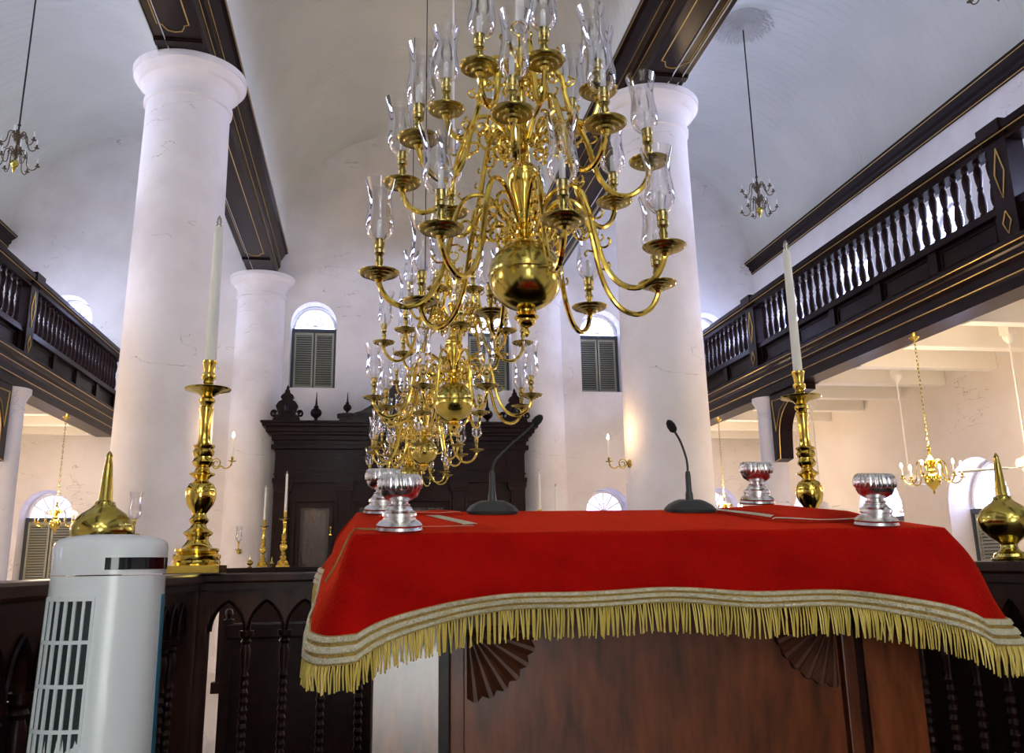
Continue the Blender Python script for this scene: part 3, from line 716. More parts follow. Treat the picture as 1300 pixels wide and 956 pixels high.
for x, z, s_ in ((-1.58, 2.57, 1), (1.58, 2.57, 1), (-1.02, 2.72, .75), (1.02, 2.72, .75)):
    if sp is None: sp = MB().lathe([(0, 0), (.07, 0), (.07, .03), (.03, .05), (.03, .08), (.09, .13), (.105, .18), (.09, .23), (.04, .27), (.05, .29), (.025, .32), (.015, .42), (.006, .55), (0, .58)], seg=16).build('spindle', 'mahogany', ark); o = sp
    else: o = sp.copy(); C.objects.link(o)
    o.location = A_(x, .12, z); o.scale = (s_, s_, s_)
m = MB()
gb = [(1.16, 0), (1.16, .10), (1.12, .15), (.94, .15), (.90, .18), (.76, .22), (.60, .32), (.50, .46), (.42, .62), (.30, .70), (.0, .72)]
m.prism(gb+[(-x, z) for x, z in gb[::-1][1:]], lambda u, v, d: (u, d, v), -.08, .08)
m.prism([(1.20, .10), (1.20, .15), (1.10, .17), (.92, .17), (.92, .13), (1.12, .10)], lambda u, v, d: (u, d, v), -.12, .10)
m.prism([(-1.20, .10), (-1.20, .15), (-1.10, .17), (-.92, .17), (-.92, .13), (-1.12, .10)], lambda u, v, d: (u, d, v), -.12, .10)
o = m.build('gable', 'mahogany', ark, smooth=False); o.location = A_(0, .14, 2.57)
# railing in front of the ark
t = empty('ark_railing', (XC, 13.95, ZF), label='low dark wooden rail in front of the ark carrying candlesticks', category='railing')
MB().box((-2.75, -.11, 1.66), (2.75, .11, 1.72), bev=.01).build('top_rail', 'mahogany', t, smooth=False)
MB().box((-2.70, -.03, .15), (2.70, .03, 1.66)).build('panel', 'mahogany', t, smooth=False)
MB().box((-2.75, -.08, 0), (2.75, .08, .15)).build('plinth', 'mahogany', t, smooth=False)
ZAR = 1.72+ZF

# ------------------------------------------------------------------ tall brass candlesticks
PXM = .00296
cs = [(85, 28*1), ]
stick = [(0, 0), (.085, 0), (.087, .010), (.083, .018), (.086, .026), (.086, .036), (.074, .044), (.080, .052), (.078, .060), (.056, .066), (.046, .078), (.038, .092), (.040, .104), (.052, .112), (.053, .120), (.042, .128), (.030, .138), (.026, .150), (.034, .158), (.036, .168), (.028, .176), (.025, .190),
         (.036, .205), (.048, .222), (.055, .245), (.0565, .265), (.053, .285), (.043, .302), (.028, .310), (.025, .318), (.034, .328), (.046, .334), (.047, .340), (.034, .346), (.026, .354), (.024, .362), (.034, .372), (.040, .384), (.034, .394), (.032, .404), (.038, .412), (.040, .424), (.034, .434), (.040, .442), (.041, .448), (.026, .454), (.023, .466),
         (.0205, .49), (.021, .53), (.023, .575), (.026, .585), (.027, .594), (.022, .600), (.024, .610), (.030, .618), (.030, .628), (.016, .640)]
tray = [(.016, .636), (.028, .642), (.036, .650), (.060, .658), (.084, .664), (.088, .670), (.086, .672), (.058, .666), (.030, .664), (.012, .666)]
sock = [(.012, .664), (.016, .674), (.013, .684), (.020, .692), (.018, .700), (.026, .712), (.027, .724), (.020, .734), (.022, .744), (.025, .770), (.028, .776), (.028, .782), (.022, .784), (.021, .76)]
cand = None
def candlestick(loc, lab, grp, scale=1, plinth=True, rz=0):
    global cand
    if cand is None:
        cand = empty('candlestick')
        MB().box((-.098, -.098, -.030), (.098, .098, 0), bev=.003).build('plinth', 'brass', cand, smooth=False)
        MB().lathe(stick, seg=40).build('stem', 'brass', cand); MB().lathe(tray, seg=40).build('drip_tray', 'brassdull', cand); MB().lathe(sock, seg=28).build('socket', 'brass', cand)
        w = MB().lathe([(0, .76), (.0205, .76), (.0195, .95), (.017, 1.335), (.013, 1.345), (0, 1.346)], seg=20).build('candle', 'wax', cand)
        MB().lathe([(0, 1.345), (.011, 1.346), (.0125, 1.352), (.009, 1.358), (.0115, 1.368), (.009, 1.382), (0, 1.398)], seg=12).build('wick_tip', 'tip', w)
        o = cand
    else: o = copy_tree(cand)
    o.location = loc; o.scale = (scale,)*3; o.rotation_euler = (0, 0, rz); o['label'] = lab; o['category'] = 'candlestick'; o['group'] = grp
    return o
ZR = -.014
candlestick((-.628, 3.56, ZR+.031), 'tall brass candlestick with white candle on the left corner of the railing', 'candlesticks on the platform railing')
candlestick((1.850, 3.56, ZR+.031), 'tall brass candlestick with white candle behind the right end of the red table', 'candlesticks on the platform railing')
candlestick((-1.22, 13.95, ZAR+.03), 'small-looking brass candlestick before the left ark door, taller of its pair', 'candlesticks before the ark')
candlestick((-1.52, 13.95, ZAR+.03), 'small-looking brass candlestick left of the ark door, shorter of its pair', 'candlesticks before the ark', .85)
candlestick((2.68, 13.95, ZAR+.03), 'candlestick before the right end of the ark, behind the table', 'candlesticks before the ark')
candlestick((2.82+.12, 13.95, ZAR+.03), 'shorter candlestick right of the ark, behind the table', 'candlesticks before the ark', .85)

# brass ball finials on the railing and small ones before the ark
fin_prof = [(0, 0), (.052, 0), (.054, .006), (.046, .012), (.044, .020), (.030, .028), (.024, .036), (.022, .046), (.032, .056), (.052, .070), (.068, .088), (.076, .108), (.076, .124), (.068, .142), (.052, .158), (.034, .170), (.026, .178), (.024, .186), (.017, .190), (.015, .22), (.010, .28), (.007, .30), (.008, .306), (.004, .314), (0, .318)]
bf = MB().lathe(fin_prof, seg=48).build('ball_finial', 'brassdull')
for k, (loc, s_, lab) in enumerate((((-.664, 2.44, ZR), 1, 'large brass ball finial with a spike behind the white tower fan'), ((1.878, 2.43, ZR), 1, 'large brass ball finial with a spike on the railing at the right edge'),
                     ((-1.70, 13.95, ZAR), .62, 'tiny brass finial on the ark rail, left of the shorter candlestick'), ((-1.385, 13.95, ZAR), .5, 'tiny brass finial on the ark rail between the two candlesticks'))):
    o = bf if k == 0 else bf.copy()
    if k: C.objects.link(o)
    o.location = loc; o.scale = (s_,)*3; o['label'] = lab; o['category'] = 'finial'; o['group'] = 'brass ball finials'

# ------------------------------------------------------------------ wall sconces
def sconce(loc, rz, lab):
    t = empty('wall_sconce', loc, rz, label=lab, category='sconce', group='candle sconces on the great columns')
    MB().lathe([(0, 0), (.05, 0), (.045, .012), (.02, .02), (0, .022)], seg=20).build('back_plate', 'brass', t).rotation_euler = (0, PI/2, 0)
    m = MB()
    m.tube([(.09+.055*(1-.7*i/18)*math.cos(PI-2*PI*1.4*i/18), 0, -.0+.055*(1-.7*i/18)*math.sin(PI-2*PI*1.4*i/18)) for i in range(19)], .006, 6)
    m.tube(spline([(.0, 0, 0), (.035, 0, .0), (.08, 0, -.055), (.14, 0, -.03), (.18, 0, -.055), (.235, 0, -.03), (.25, 0, .02)], 4), .007, 6)
    m.build('arm', 'brass', t)
    MB().lathe([(.006, 0), (.03, .006), (.045, .012), (.04, .014), (.012, .01), (.008, .02), (.014, .03), (.014, .055), (0, .055)], (.25, 0, .01), 16).build('drip_pan', 'brassdull', t)
    c = MB().lathe([(0, .05), (.011, .05), (.010, .25), (0, .252)], (.25, 0, .01), 10).build('candle', 'wax', t)
    MB().lathe([(0, .252), (.012, .262), (.013, .275), (.007, .30), (0, .315)], (.25, 0, .01), 10).build('bulb', 'flame', c)
    a = rz; l = bpy.data.lights.new('sconce_light', 'POINT'); l.energy = 5; l.color = (1, .62, .3); l.shadow_soft_size = .06
    lo = bpy.data.objects.new('sconce_light', l); C.objects.link(lo); lo.location = (loc[0]+.25*math.cos(a), loc[1]+.25*math.sin(a), loc[2]+.36); lo['kind'] = 'helper'
sconce((XL+.475, YF-.08, 1.06), math.radians(-8), 'lit candle sconce on the right side of the great left column')
sconce((XR-.475, YF-.08, 1.06), math.radians(188), 'lit candle sconce on the left side of the great right column')
def glass_sconce(loc, rz, lab):
    t = empty('wall_sconce', loc, rz, label=lab, category='sconce', group='wall sconces with hurricane glasses')
    MB().lathe([(0, 0), (.045, 0), (.04, .012), (.015, .02), (0, .02)], seg=16).build('back_plate', 'brassdull', t).rotation_euler = (PI/2, 0, 0)
    MB().tube(spline([(0, -.01, 0), (0, -.06, -.03), (0, -.11, -.02), (0, -.13, .02)], 4), .008, 6).build('arm', 'brass', t)
    MB().lathe([(r*.8, z) for r, z in pan_prof+cup_prof[1:]], (0, -.13, .03), 20).build('drip_pan', 'brassdull', t)
    MB().lathe([(0, .12), (.009, .12), (.009, .2), (0, .2)], (0, -.13, .03), 8).build('candle', 'waxsmall', t)
    MB().lathe(glass_prof, (0, -.13, .03), 22).build('hurricane_shade', 'glass', t)
glass_sconce((XL-.06, YF-.49, .30), 0, 'unlit glass sconce low on the great left column, behind the ball finial')
glass_sconce((XL-.10, YB-.49, .30), 0, 'unlit glass sconce on the farther left column beside the ark')

# ------------------------------------------------------------------ the raised platform with its railing
MB().box((-.80, YN*.12, ZF), (2.02, 3.72, ZP)).build('reading_platform', 'mahogany', smooth=False, label='raised dark wooden reading platform under the table and railing', category='platform')
def railing(length, lab, n, solid=False):
    """railing along local +x starting at 0"""
    t = empty('railing', label=lab, category='railing', group='railings of the reading platform')
    zt_ = ZR-ZP
    m = MB(); m.box((0, -.065, zt_-.035), (length, .065, zt_), bev=.008); m.box((0, -.045, zt_-.06), (length, .045, zt_-.035)); m.build('top_rail', 'railwood', t, smooth=False)
    MB().box((0, -.05, .0), (length, .05, .10), bev=.006).build('bottom_rail', 'railwood', t, smooth=False)
    pitch = (length-.12)/n
    for x in (.03, length-.03):
        MB().box((x-.03+(.0), -.045, .10), (x+.03, .045, zt_-.06), bev=.004).build('post', 'railwood', t, smooth=False)
    # fretted arcade panel: pointed arches cut out of a board
    m = MB(); top = zt_-.06; spr = top-.150
    for k in range(n):
        x0 = .06+pitch*k; x1 = x0+pitch; cx = (x0+x1)/2; w = pitch/2-.012
        left = [(x0, spr), (cx-w, spr)]; arcp = []
        for i in range(9):
            a = i/8; arcp.append((cx+w-2*w*math.cos(a*PI/3), spr+.105*math.sin(a*PI/3)/.866))
        arcl = arcp; arcr = [(2*cx-x, z) for x, z in arcp[::-1]]
        out = [(x0, top), (x0, spr)]+arcl+arcr[1:]+[(x1, spr), (x1, top)]
        m.prism(out[::-1], lambda u, v, d: (u, d, v), -.012, .012)
    m.build('arcade_panel', 'railwood', t, smooth=False)
    mm = MB()
    for k in range(n):
        x0 = .06+pitch*k; cx = x0+pitch/2; w = pitch/2-.006
        pts = []
        for i in range(9):
            a = i/8; pts.append((cx+w-2*w*math.cos(a*PI/3), -.016, spr+.108*math.sin(a*PI/3)/.866))
        pts += [(2*cx-p[0], p[1], p[2]) for p in pts[::-1][1:]]
        mm.tube(pts, .006, 5)
    mm.build('arch_moulding', 'mahogany', t)
    cp = None; hcol = spr-.10
    prof = [(0, 0), (.024, 0), (.024, .03), (.014, .04), (.019, .07), (.021, .12), (.015, .20), (.012, .22), (.018, .235), (.012, .25)]
    z = .25
    while z < hcol-.16: prof += [(.017, z+.015), (.012, z+.03)]; z += .03
    prof += [(.016, hcol-.12), (.019, hcol-.07), (.013, hcol-.05), (.020, hcol-.04), (.014, hcol-.03), (.025, hcol-.02), (.027, hcol), (0, hcol)]
    for k in range(n+1):
        if k in (0, n): continue
        if cp is None: cp = MB().lathe(prof, seg=12).build('colonnette', 'mahogany_z', t); o = cp
        else: o = cp.copy(); C.objects.link(o)
        o.location = (.06+pitch*k, 0, .10)
    return t
r = railing(2.50, 'dark wooden railing with pointed arches across the far side of the platform', 17); r.location = (XC-1.25, 3.62, ZP)
r = railing(3.745, 'dark wooden railing along the left side of the platform, behind the tower fan', 26); r.location = (-.655, -.19, ZP); r.rotation_euler = (0, 0, PI/2)
r = railing(3.745, 'dark wooden railing along the right side of the platform', 26); r.location = (1.877, -.19, ZP); r.rotation_euler = (0, 0, PI/2)

# benches out in the hall
def bench(length, loc, rz, lab, hb):
    t = empty('bench', loc, rz, label=lab, category='bench', group='dark wooden benches')
    MB().box((0, 0, .42), (length, .45, .47), bev=.01).build('seat', 'mahogany', t, smooth=False)
    m = MB(); m.box((0, .42, .47), (length, .46, hb)); m.box((0, .40, hb-.08), (length, .48, hb), bev=.01); m.build('backrest', 'mahogany', t, smooth=False)
    MB().box((0, .03, .0), (length, .06, .42)).build('front_panel', 'mahogany', t, smooth=False)
    for x in (0, length):
        m = MB(); m.prism([(0, 0), (.47, 0), (.49, hb+.02), (.42, hb+.02), (.40, .78), (.05, .70), (0, .66)], lambda u, v, d: (x+d, u, v), -.025, .025)
        m.lathe([(0, hb), (.02, hb), (.02, hb+.02), (.012, hb+.03), (.022, hb+.05), (.018, hb+.07), (0, hb+.08)], (x, .45, 0), 12)
        m.build('end_panel', 'mahogany', t, smooth=False)
    return t
bench(3.2, (-.72, 4.7, ZF), 0, 'dark bench seen through the pointed arches of the far railing', 1.42)
bench(5.0, (-1.34, 4.4, ZF), -PI/2, 'long dark bench beyond the left railing', 1.55)
bench(5.0, (2.56, -.6, ZF), PI/2, 'long dark bench beyond the right railing', 1.55)

# ------------------------------------------------------------------ the reader's desk
TY0, TY1 = 1.93, 2.58; TZ0, TZ1 = .066, .150
XT0, XT1 = -.030, 1.338
slope = (TZ1-TZ0)/(TY1-TY0)
dk = empty('reading_desk', (.635, 2.27, ZP), label='mahogany reading desk with carved shell corners under the red cloth', category='desk')
D = lambda x, y, z: (x-.635, y-2.27, z-ZP)
fy = 2.00
m = MB(); m.prism([(fy, ZP), (2.54, ZP), (2.54, TZ1-.02), (fy, TZ0-.01)], lambda u, v, d: D(d, u, v), .02, 1.25); m.build('carcase', 'redwood', dk, smooth=False)
m = MB(); m.prism([(TY0+.015, TZ0-.030), (TY1-.015, TZ1-.030), (TY1-.015, TZ1-.006), (TY0+.015, TZ0-.006)], lambda u, v, d: D(d, u, v), XT0+.02, XT1-.02); m.build('top', 'redwood', dk, smooth=False)
for s in (-1, 1):
    X = lambda x: .640+s*(x-.635)
    m = MB(); m.box(D(X(1.12), fy-.016, ZP), D(X(1.255), fy+.005, TZ0-.03)); m.build('side_panel', 'glosswood', dk, smooth=False)
    m = MB(); m.box(D(X(1.095), fy-.004, ZP), D(X(1.12), fy+.005, TZ0-.03)); m.build('groove', 'mahogany', dk, smooth=False)
    m = MB(); m.box(D(X(1.065), fy-.022, ZP), D(X(1.096), fy+.005, TZ0-.03), bev=.003); m.build('stile', 'redwood', dk, smooth=False)
    # quarter shell
    m = MB(); n = 7; R = .150; cx, cz = X(1.058), -.128
    for k in range(n):
        a0 = PI/2*k/n; a1 = PI/2*(k+1)/n; am = (a0+a1)/2
        def P(a, r, dy): return D(cx-s*r*math.cos(a), fy-dy, cz-r*math.sin(a))
        c0 = P(am, .022, .012)
        q = [P(a0, .022, .004), P(a0, R*.97, .004), P(am-.03, R*1.02, .018), P(am+.03, R*1.02, .018), P(a1, R*.97, .004), P(a1, .022, .004)]
        m.face([q[0], q[1], q[2], P(am-.02, .022, .010)]); m.face([P(am-.02, .022, .010), q[2], q[3], P(am+.02, .022, .010)]); m.face([P(am+.02, .022, .010), q[3], q[4], q[5]])
        m.face([P(a0, R*.97, .004), P(a0, R*.97, -.004), P(am-.03, R*1.02, -.004), q[2]]); m.face([q[2], P(am-.03, R*1.02, -.004), P(am+.03, R*1.02, -.004), q[3]]); m.face([q[3], P(am+.03, R*1.02, -.004), P(a1, R*.97, -.004), q[4]])
    for rr_ in (.022, .012):
        m.tube([P(PI/2*i/8, rr_, .012) for i in range(9)], .006, 6)
    m.build('carved_shell', 'shellwood', dk, smooth=False)

# the red velvet cloth
def supell(): pass
def cloth():
    """perimeter parameter -> edge point, outward direction; returns point at (s, u) with u = 0 at the fold and 1 at the hem"""
    W = XT1-XT0; Dp = TY1-TY0
    segs = []   # (point, outward, drop)
    R = .014
    def edge(n, p0, p1, o): return [(tuple(p0[i]+(p1[i]-p0[i])*k/n for i in range(2)), o) for k in range(n+1)]
    def corner(c, a0, a1, n=10):
        return [((c[0]+R*math.cos(a0+(a1-a0)*k/n), c[1]+R*math.sin(a0+(a1-a0)*k/n)), (math.cos(a0+(a1-a0)*k/n), math.sin(a0+(a1-a0)*k/n))) for k in range(n+1)]
    P = edge(40, (XT0, TY1-R), (XT0, TY0+R), (-1, 0))
    P += corner((XT0+R, TY0+R), PI, 1.5*PI)[1:]
    P += edge(110, (XT0+R, TY0), (XT1-R, TY0), (0, -1))[1:]
    P += corner((XT1-R, TY0+R), 1.5*PI, 2*PI)[1:]
    P += edge(40, (XT1, TY0+R), (XT1, TY1-R), (1, 0))[1:]
    P += corner((XT1-R, TY1-R), 0, .5*PI)[1:]
    P += edge(60, (XT1-R, TY1), (XT0+R, TY1), (0, 1))[1:]
    P += corner((XT0+R, TY1-R), .5*PI, PI)[1:-1]
    return P
PER = cloth()
def zt_at(y): return TZ0+(y-TY0)*slope
def hem(p, o):
    """drop of the hem (velvet + braid) and outward flare"""
    x, y = p
    def bump(t): return math.exp(-t*t)
    cl = math.hypot(x-XT0, y-TY0); cr = math.hypot(x-XT1, y-TY0); bl = math.hypot(x-XT0, y-TY1); br = math.hypot(x-XT1, y-TY1)
    drop = .158+.006*math.sin(x*7+1)+.004*math.sin(x*17)+.004*math.sin(y*9)
    if y > TY0+.05 and (x < XT0+.05 or x > XT1-.05): drop = .165+.02*math.sin((y-TY0)*6)
    drop += .098*math.exp(-cl/.10)+.112*math.exp(-cr/.12)+.03*bump(bl/.12)+.05*bump(br/.12)
    flare = .024+.010*math.sin(x*9+2)+.040*bump(cl/.10)+.082*bump(cr/.15)+.02*bump(bl/.12)+.05*bump(br/.12)
    if x < XT0+.05 or x > XT1-.05: flare += .036*min(1, max(0, (y-TY0-.04)/.12))
    return drop, flare
def cpt(i, u, off=0):
    p, o = PER[i % len(PER)]; d, f = hem(p, o); z0 = zt_at(p[1])
    # rounded fold then a near straight fall with soft folds growing towards the hem
    k = 1-math.exp(-u*9)
    w = .006*u*math.sin(i*.21)+.004*u*math.sin(i*.53+1)+.012*math.sin(u*3.1)*math.sin(i*.16-u*4.2)+.013*math.sin(u*3.1)*abs(math.sin(i*.07-u*2.4+.6))**.3
    out = .010*k+f*u**1.1+w+off
    return Vector((p[0]+o[0]*out, p[1]+o[1]*out, z0-.004*(1-math.exp(-u*30))-d*u))
tc_ = empty('tablecloth', (.644, 2.25, TZ0), label='red velvet cloth with gold braid and fringe draped over the desk', category='tablecloth')
off = Vector((.644, 2.25, TZ0))
m = MB(); n = len(PER); NU = 14; UB = .775     # velvet ends where the braid begins
rings = []
for j in range(NU+1):
    rings.append([m.bm.verts.new(cpt(i, (UB+.02)*j/NU)-off) for i in range(n)])
for A, B in zip(rings, rings[1:]):
    for i in range(n): m.bm.faces.new((A[i], A[(i+1) % n], B[(i+1) % n], B[i]))
top = [v.co.copy() for v in rings[0]]
# top sheet as a grid of rings shrinking to the centre line, keeps the slant
prev = rings[0]
for q in (.9, .7, .5, .3, .1):
    cur = []
    for i in range(n):
        c = top[i]+off; x = .644+(c.x-.644)*q; y = 2.255+(c.y-2.255)*q
        cur.append(m.bm.verts.new(Vector((x, y, zt_at(y)+.0015*math.sin(x*23+y*11)))-off))
    for i in range(n): m.bm.faces.new((prev[i], cur[i], cur[(i+1) % n], prev[(i+1) % n]))
    prev = cur
m.bm.faces.new(prev)
m.build('velvet', 'velvet', tc_, split=80)
# braid: a strip with three raised ribs
m = MB(); prevr = None; prof_b = [(UB+q*(1-UB)/.26, o_) for q, o_ in [(0, .0015), (.01, .004), (.02, .008), (.055, .008), (.065, .003), (.095, .003), (.105, .008), (.15, .009), (.16, .003), (.19, .003), (.20, .008), (.235, .008), (.245, .004), (.26, .004)]]
bands = []
for u, o in prof_b: bands.append([m.bm.verts.new(cpt(i, u, o)-off) for i in range(n)])
for j, (A, B) in enumerate(zip(bands, bands[1:])):
    for i in range(n):
        f_ = m.bm.faces.new((A[i], A[(i+1) % n], B[(i+1) % n], B[i])); f_.material_index = 0 if j in (1, 2, 3, 5, 6, 7, 9, 10, 11) else 1
bo = m.build('braid', 'braid', tc_, split=60); bo.data.materials.append(M['braidgold'])
m = MB(); ic = 34
m.tube([Vector((XT0+.055-.0055*k, PER[ic][0][1]-.0006*k*k+.006, zt_at(PER[ic][0][1])+.002))-off for k in range(10)]+[cpt(ic, u/20, .003)-off for u in range(1, 11)], .0022, 6)
m.build('gold_cord', 'braidgold', tc_)
# fringe threads
m = MB(); rf = random.Random(5)
for i in range(n):
    p0 = cpt(i, 1.0, .003); p1 = cpt(i+1, 1.0, .003); dl = (p1-p0).length; cnt = max(1, int(dl/.0042))
    back = PER[i][0][1] > TY1-.001
    if back: cnt = max(1, cnt//2)
    for k in range(cnt):
        a = p0.lerp(p1, (k+rf.random()*.6)/cnt); o = PER[i][1]; L_ = .060+rf.uniform(-.005, .004)-.012*math.exp(-((p0.x-XT0)**2+(p0.y-TY0)**2)/.03)
        sx = rf.uniform(-.006, .006); sy = rf.uniform(-.004, .006)
        tang = Vector((-o[1], o[0], 0))
        pts = [a-off, a+Vector((o[0]*.003, o[1]*.003, -L_*.35))+tang*sx*.3-off, a+Vector((o[0]*sy, o[1]*sy, -L_))+tang*sx-off]
        m.tube(pts, [.0017, .0021, .0017], 4, cap=False)
m.build('fringe', 'fringe', tc_, kind='stuff')

# cloths folded on top of the desk
def flat_cloth(x0, x1, y0, y1, h, lab, strips, skew=0):
    t = empty('folded_cloth', ((x0+x1)/2, (y0+y1)/2, zt_at((y0+y1)/2)), label=lab, category='cloth')
    ox, oy, oz = t.location
    nx, ny = 24, 8; m = MB(); g = []
    for j in range(ny+1):
        row = []
        for i in range(nx+1):
            u, v = i/nx, j/ny; x = x0+(x1-x0)*u+skew*v; y = y0+(y1-y0)*v
            e = min(1, min(u, 1-u)*8, min(v, 1-v)*6); z = zt_at(y)+.002+h*e*(1+.25*math.sin(u*9+v*4))
            row.append(m.bm.verts.new((x-ox, y-oy, z-oz)))
        g.append(row)
    for j in range(ny):
        for i in range(nx): m.bm.faces.new((g[j][i], g[j][i+1], g[j+1][i+1], g[j+1][i]))
    m.build('velvet', 'velvet', t)
    m = MB()
    for (ax, ay), (bx, by), w in strips:
        k = 16; A = []; B = []
        dx, dy = bx-ax, by-ay; ln = math.hypot(dx, dy); nx_, ny_ = -dy/ln*w/2, dx/ln*w/2
        for i in range(k+1):
            u = i/k; x = ax+dx*u; y = ay+dy*u
            def zz(x, y):
                uu = max(0, min(1, (x-skew*(y-y0)/(y1-y0)-x0)/(x1-x0))); vv = max(0, min(1, (y-y0)/(y1-y0))); e = min(1, min(uu, 1-uu)*8, min(vv, 1-vv)*6)
                return zt_at(y)+.004+h*e*(1+.25*math.sin(uu*9+vv*4))
            A.append(m.bm.verts.new((x+nx_-ox, y+ny_-oy, zz(x+nx_, y+ny_)-oz))); B.append(m.bm.verts.new((x-nx_-ox, y-ny_-oy, zz(x-nx_, y-ny_)-oz)))
        for i in range(k): m.bm.faces.new((A[i], A[i+1], B[i+1], B[i]))
    m.build('braid', 'braid', t)
flat_cloth(.02, .30, 2.02, 2.40, .004, 'small red cloth with a wide gold braid lying beside the front left silver cup', [((.155, 2.38), (.235, 2.07), .035), ((.05, 2.05), (.24, 2.05), .006), ((.01+.02, 2.38), (.12, 2.38), .012)])
flat_cloth(.12, .264, 2.43, 2.555, .006, 'red cloth folded at the back edge left of the left microphone', [((.13, 2.445), (.25, 2.445), .003)])
flat_cloth(.992, 1.29, 2.10, 2.56, .016, 'red cloth with thin gold edging lying at the back right of the desk', [((1.0, 2.52), (1.01, 2.15), .010), ((1.0, 2.13), (1.12, 2.115), .009), ((1.11, 2.115), (1.27, 2.12), .008)])

# silver cups
cupp = [(0, 0), (.049, 0), (.051, .004), (.048, .010), (.050, .014), (.044, .021), (.036, .026), (.035, .030), (.038, .034), (.037, .040), (.029, .045), (.027, .050), (.022, .054), (.024, .057), (.018, .060), (.018, .064), (.028, .068), (.038, .075), (.043, .084), (.045, .092)]
rimp = [(.044, .090), (.0475, .094), (.0480, .102), (.0475, .110), (.0445, .118), (.038, .123), (.030, .122), (.026, .116), (.022, .105), (0, .102)]
cup = empty('silver_cup')
MB().lathe(cupp, seg=36).build('foot_and_bowl', 'silver', cup)
MB().lathe(rimp, seg=144, flute=lambda k, z: .030*math.cos(k*PI/3+z*60)).build('fluted_rim', 'silver', cup)
for k, (x, y, lab) in enumerate(((.069, 1.985, 'fluted silver cup at the front left corner of the red table'), (1.193, 1.985, 'fluted silver cup at the front right corner of the red table'),
                               (.040, 2.50, 'silver cup at the back left, partly hidden by the nearer one'), (1.135, 2.51, 'silver cup at the back right of the table, near the tall candlestick'))):
    o = cup if k == 0 else copy_tree(cup)
    o.location = (x, y, zt_at(y)+.001+(.019 if k == 3 else 0)); o.rotation_euler = (math.atan(slope), 0, 0); o['label'] = lab; o['category'] = 'cup'; o['group'] = 'silver cups on the reading desk'

# gooseneck microphones
def mic(x, y, neck, lab):
    t = empty('microphone', (x, y, zt_at(y)+.002), label=lab, category='microphone', group='gooseneck microphones on the desk')
    m = MB()
    lv = [(.070, .055, 0), (.071, .056, .008), (.060, .046, .020), (.042, .034, .030), (.030, .026, .034)]
    rings = []
    for a, b, z in lv:
        rings.append([m.bm.verts.new((math.copysign(abs(math.cos(2*PI*k/28))**.6, math.cos(2*PI*k/28))*a, math.copysign(abs(math.sin(2*PI*k/28))**.6, math.sin(2*PI*k/28))*b, z)) for k in range(28)])
    for A, B in zip(rings, rings[1:]):
        for k in range(28): m.bm.faces.new((A[k], A[(k+1) % 28], B[(k+1) % 28], B[k]))
    m.bm.faces.new(rings[-1]); m.bm.faces.new(rings[0][::-1])
    o = m.build('base', 'mic', t); o.rotation_euler = (slope*.9, 0, 0)
    MB().lathe([(0, .028), (.012, .028), (.011, .05), (.0085, .06), (.008, .105), (.006, .115), (0, .118)], seg=14).build('stalk', 'mic', t)
    pts = spline(neck, 5)
    MB().tube(pts, .0034, 8).build('gooseneck', 'mic', t)
    a, b = Vector(neck[-2]), Vector(neck[-1]); d = (b-a).normalized()
    MB().tube([b-d*.012, b-d*.006, b+d*.010, b+d*.022, b+d*.028], [.007, .0115, .0125, .009, .002], 14).build('windscreen', 'foam', t)
mic(.342, 2.48, [(0, 0, .10), (.002, 0, .125), (.012, 0, .148), (.05, .01, .185), (.10, .02, .228), (.135, .03, .262)], 'black gooseneck microphone bent right, in front of the ark')
mic(.916, 2.48, [(0, 0, .10), (.0, 0, .14), (-.006, 0, .17), (-.022, -.01, .205), (-.045, -.02, .238)], 'black gooseneck microphone bent left, in front of the right column')

# ------------------------------------------------------------------ white tower fan
tf = empty('tower_fan', (-.449, 1.72, ZP), label='white upright tower fan with louvred vent, black panel and blue side strip', category='tower fan')
ZT = .045-ZP
def srad(z):   # radius by height
    return .093+.030*max(0, (ZT-.05-z))/1.0*.55
VA = math.radians(-75)
def fpt(diff, z, off=0):
    a = VA+math.radians(diff); r = srad(z)+off
    c, s_ = math.cos(a), math.sin(a); e = .80
    k = (abs(c)**(2/e)+abs(s_)**(2/e))**(-e/2)
    sh = -.006*max(0, (ZT-.05-z))
    return (r*k*c*.98+sh, r*k*s_*.98, z)
def fring(z, off=0, n=64): return [fpt(360*k/n, z, off) for k in range(n)]
m = MB(); rings = []
for z, off_ in ((0, .0), (.02, .004), (ZT-.052, 0)): rings.append([m.bm.verts.new(p) for p in fring(z, off_)])
for A, B in zip(rings, rings[1:]):
    for k in range(64): m.bm.faces.new((A[k], A[(k+1) % 64], B[(k+1) % 64], B[k]))
m.bm.faces.new(rings[0][::-1]); m.bm.faces.new(rings[-1])
m.build('body', 'fan', tf, split=50)
m = MB(); rings = []
for z, off_ in ((ZT-.050, 0), (ZT-.004, .001), (ZT+.004, -.001), (ZT+.010, -.007), (ZT+.0145, -.020), (ZT+.018, -.045), (ZT+.019, -.08)): rings.append([m.bm.verts.new(p) for p in fring(min(z, ZT+.05), off_)])
for A, B in zip(rings, rings[1:]):
    for k in range(64): m.bm.faces.new((A[k], A[(k+1) % 64], B[(k+1) % 64], B[k]))
m.bm.faces.new(rings[0][::-1]); m.bm.faces.new(rings[-1])
m.build('lid', 'fan', tf, split=40)
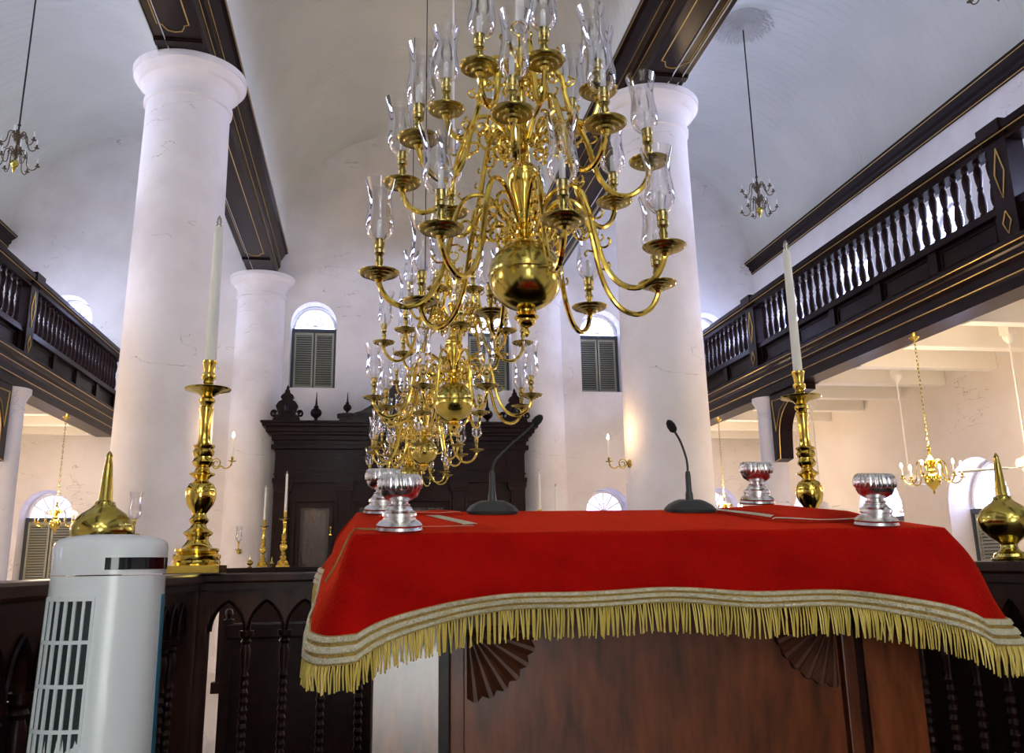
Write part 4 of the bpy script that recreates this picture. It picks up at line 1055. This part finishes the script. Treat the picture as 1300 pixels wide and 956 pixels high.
def patch(mb, d0, d1, z0, z1, off=.001, n=10, th=.004):
    A = [[mb.bm.verts.new(fpt(d0+(d1-d0)*k/n, z, off)) for k in range(n+1)] for z in (z0, z1)]
    B = [[mb.bm.verts.new(fpt(d0+(d1-d0)*k/n, z, off-th)) for k in range(n+1)] for z in (z0, z1)]
    for k in range(n):
        mb.bm.faces.new((A[0][k], A[0][k+1], A[1][k+1], A[1][k])); mb.bm.faces.new((B[0][k], B[1][k], B[1][k+1], B[0][k+1]))
        mb.bm.faces.new((A[1][k], A[1][k+1], B[1][k+1], B[1][k])); mb.bm.faces.new((A[0][k+1], A[0][k], B[0][k], B[0][k+1]))
    for e in (0, n): mb.bm.faces.new((A[0][e], A[1][e], B[1][e], B[0][e]))
m = MB(); patch(m, -6, 92, ZT-.042, ZT-.022, .0015, 24); m.build('control_panel', 'fanblack', tf)
m = MB(); patch(m, 68, 96, .1, ZT-.085, .0015, 8); m.build('side_strip', 'fanblue', tf)
m = MB(); patch(m, -66, -13, .15, ZT-.088, .0010, 20); m.build('vent', 'fandark', tf)
m = MB(); dd = 53/6
z = ZT-.088
for k in range(7): patch(m, -66+dd*k-1.3, -66+dd*k+1.3, .15, ZT-.085, .0045, 2)
while z > .15: patch(m, -67, -12, z-.004, z+.002, .0045, 20); z -= .068
m.build('vent_grille', 'fan', tf, smooth=False)

# ------------------------------------------------------------------ light, world, camera
W = bpy.data.worlds.new('World'); bpy.context.scene.world = W; W.use_nodes = True
bg = W.node_tree.nodes.get('Background') or W.node_tree.nodes.new('ShaderNodeBackground')
bg.inputs[0].default_value = (.6, .75, 1, 1); bg.inputs[1].default_value = .4
def area(name, loc, rot, sx, sy, e, col):
    l = bpy.data.lights.new(name, 'AREA'); l.shape = 'RECTANGLE'; l.size = sx; l.size_y = sy; l.energy = e; l.color = col
    o = bpy.data.objects.new(name, l); C.objects.link(o); o.location = loc; o.rotation_euler = rot; o['kind'] = 'helper'
# daylight through near and upper side windows, plus a fill added for the vault
for x in (XC-1.8, XC+1.8, 4.4, -3.2):
    area('near_window_and_fill_light', (x, YN+.02, 4.15), (math.radians(-90), 0, 0), 1.0, 1.6, 270, (.92, .94, 1))
area('near_window_and_fill_light', (XC, YN+.02, 7.2), (math.radians(-90), 0, 0), 1.6, 1.5, 850, (.98, .98, .95))  # fill lamp added at the invented gable window to brighten the nave vault
for y in side_y[:6]:
    area('side_window_light', (WR+.30, y, 4.02), (0, math.radians(62), 0), 1.2, .98, 85, (.56, .64, 1))
    area('side_window_light', (WL-.30, y, 4.02), (0, math.radians(-62), 0), 1.2, .98, 66, (.78, .83, 1))

cam = bpy.data.cameras.new('camera'); co = bpy.data.objects.new('camera', cam); C.objects.link(co)
F = 1126.64; cam.sensor_width = 36; cam.sensor_fit = 'HORIZONTAL'; cam.lens = F/1300*36; cam.shift_y = -(478-433)/1300; cam.clip_start = .05; cam.clip_end = 200
# rows: camera right, down, forward in world axes
right = Vector((.98743064, -.15714604, -.0169074)); down = Vector((.02219644, .24378872, -.96957433)); fwd = Vector((.1564866, .95701211, .24421253))
R3 = Matrix((right, -down, -fwd)).transposed()
co.matrix_world = R3.to_4x4()
bpy.context.scene.camera = co
bpy.context.view_layer.update()
for o in list(bpy.context.scene.objects):
    if o.parent is None: o.location.z += H
sc = bpy.context.scene
sc.view_settings.view_transform = 'Standard'; sc.view_settings.look = 'None'; sc.view_settings.gamma = 1; sc.view_settings.use_curve_mapping = False
sc.view_settings.exposure = 0.27
sc.cycles.max_bounces = 8; sc.cycles.diffuse_bounces = 5; sc.cycles.glossy_bounces = 4; sc.cycles.transparent_max_bounces = 24; sc.cycles.sample_clamp_indirect = 6
sc.cycles.use_denoising = True
sc.cycles.caustics_reflective = False; sc.cycles.caustics_refractive = False
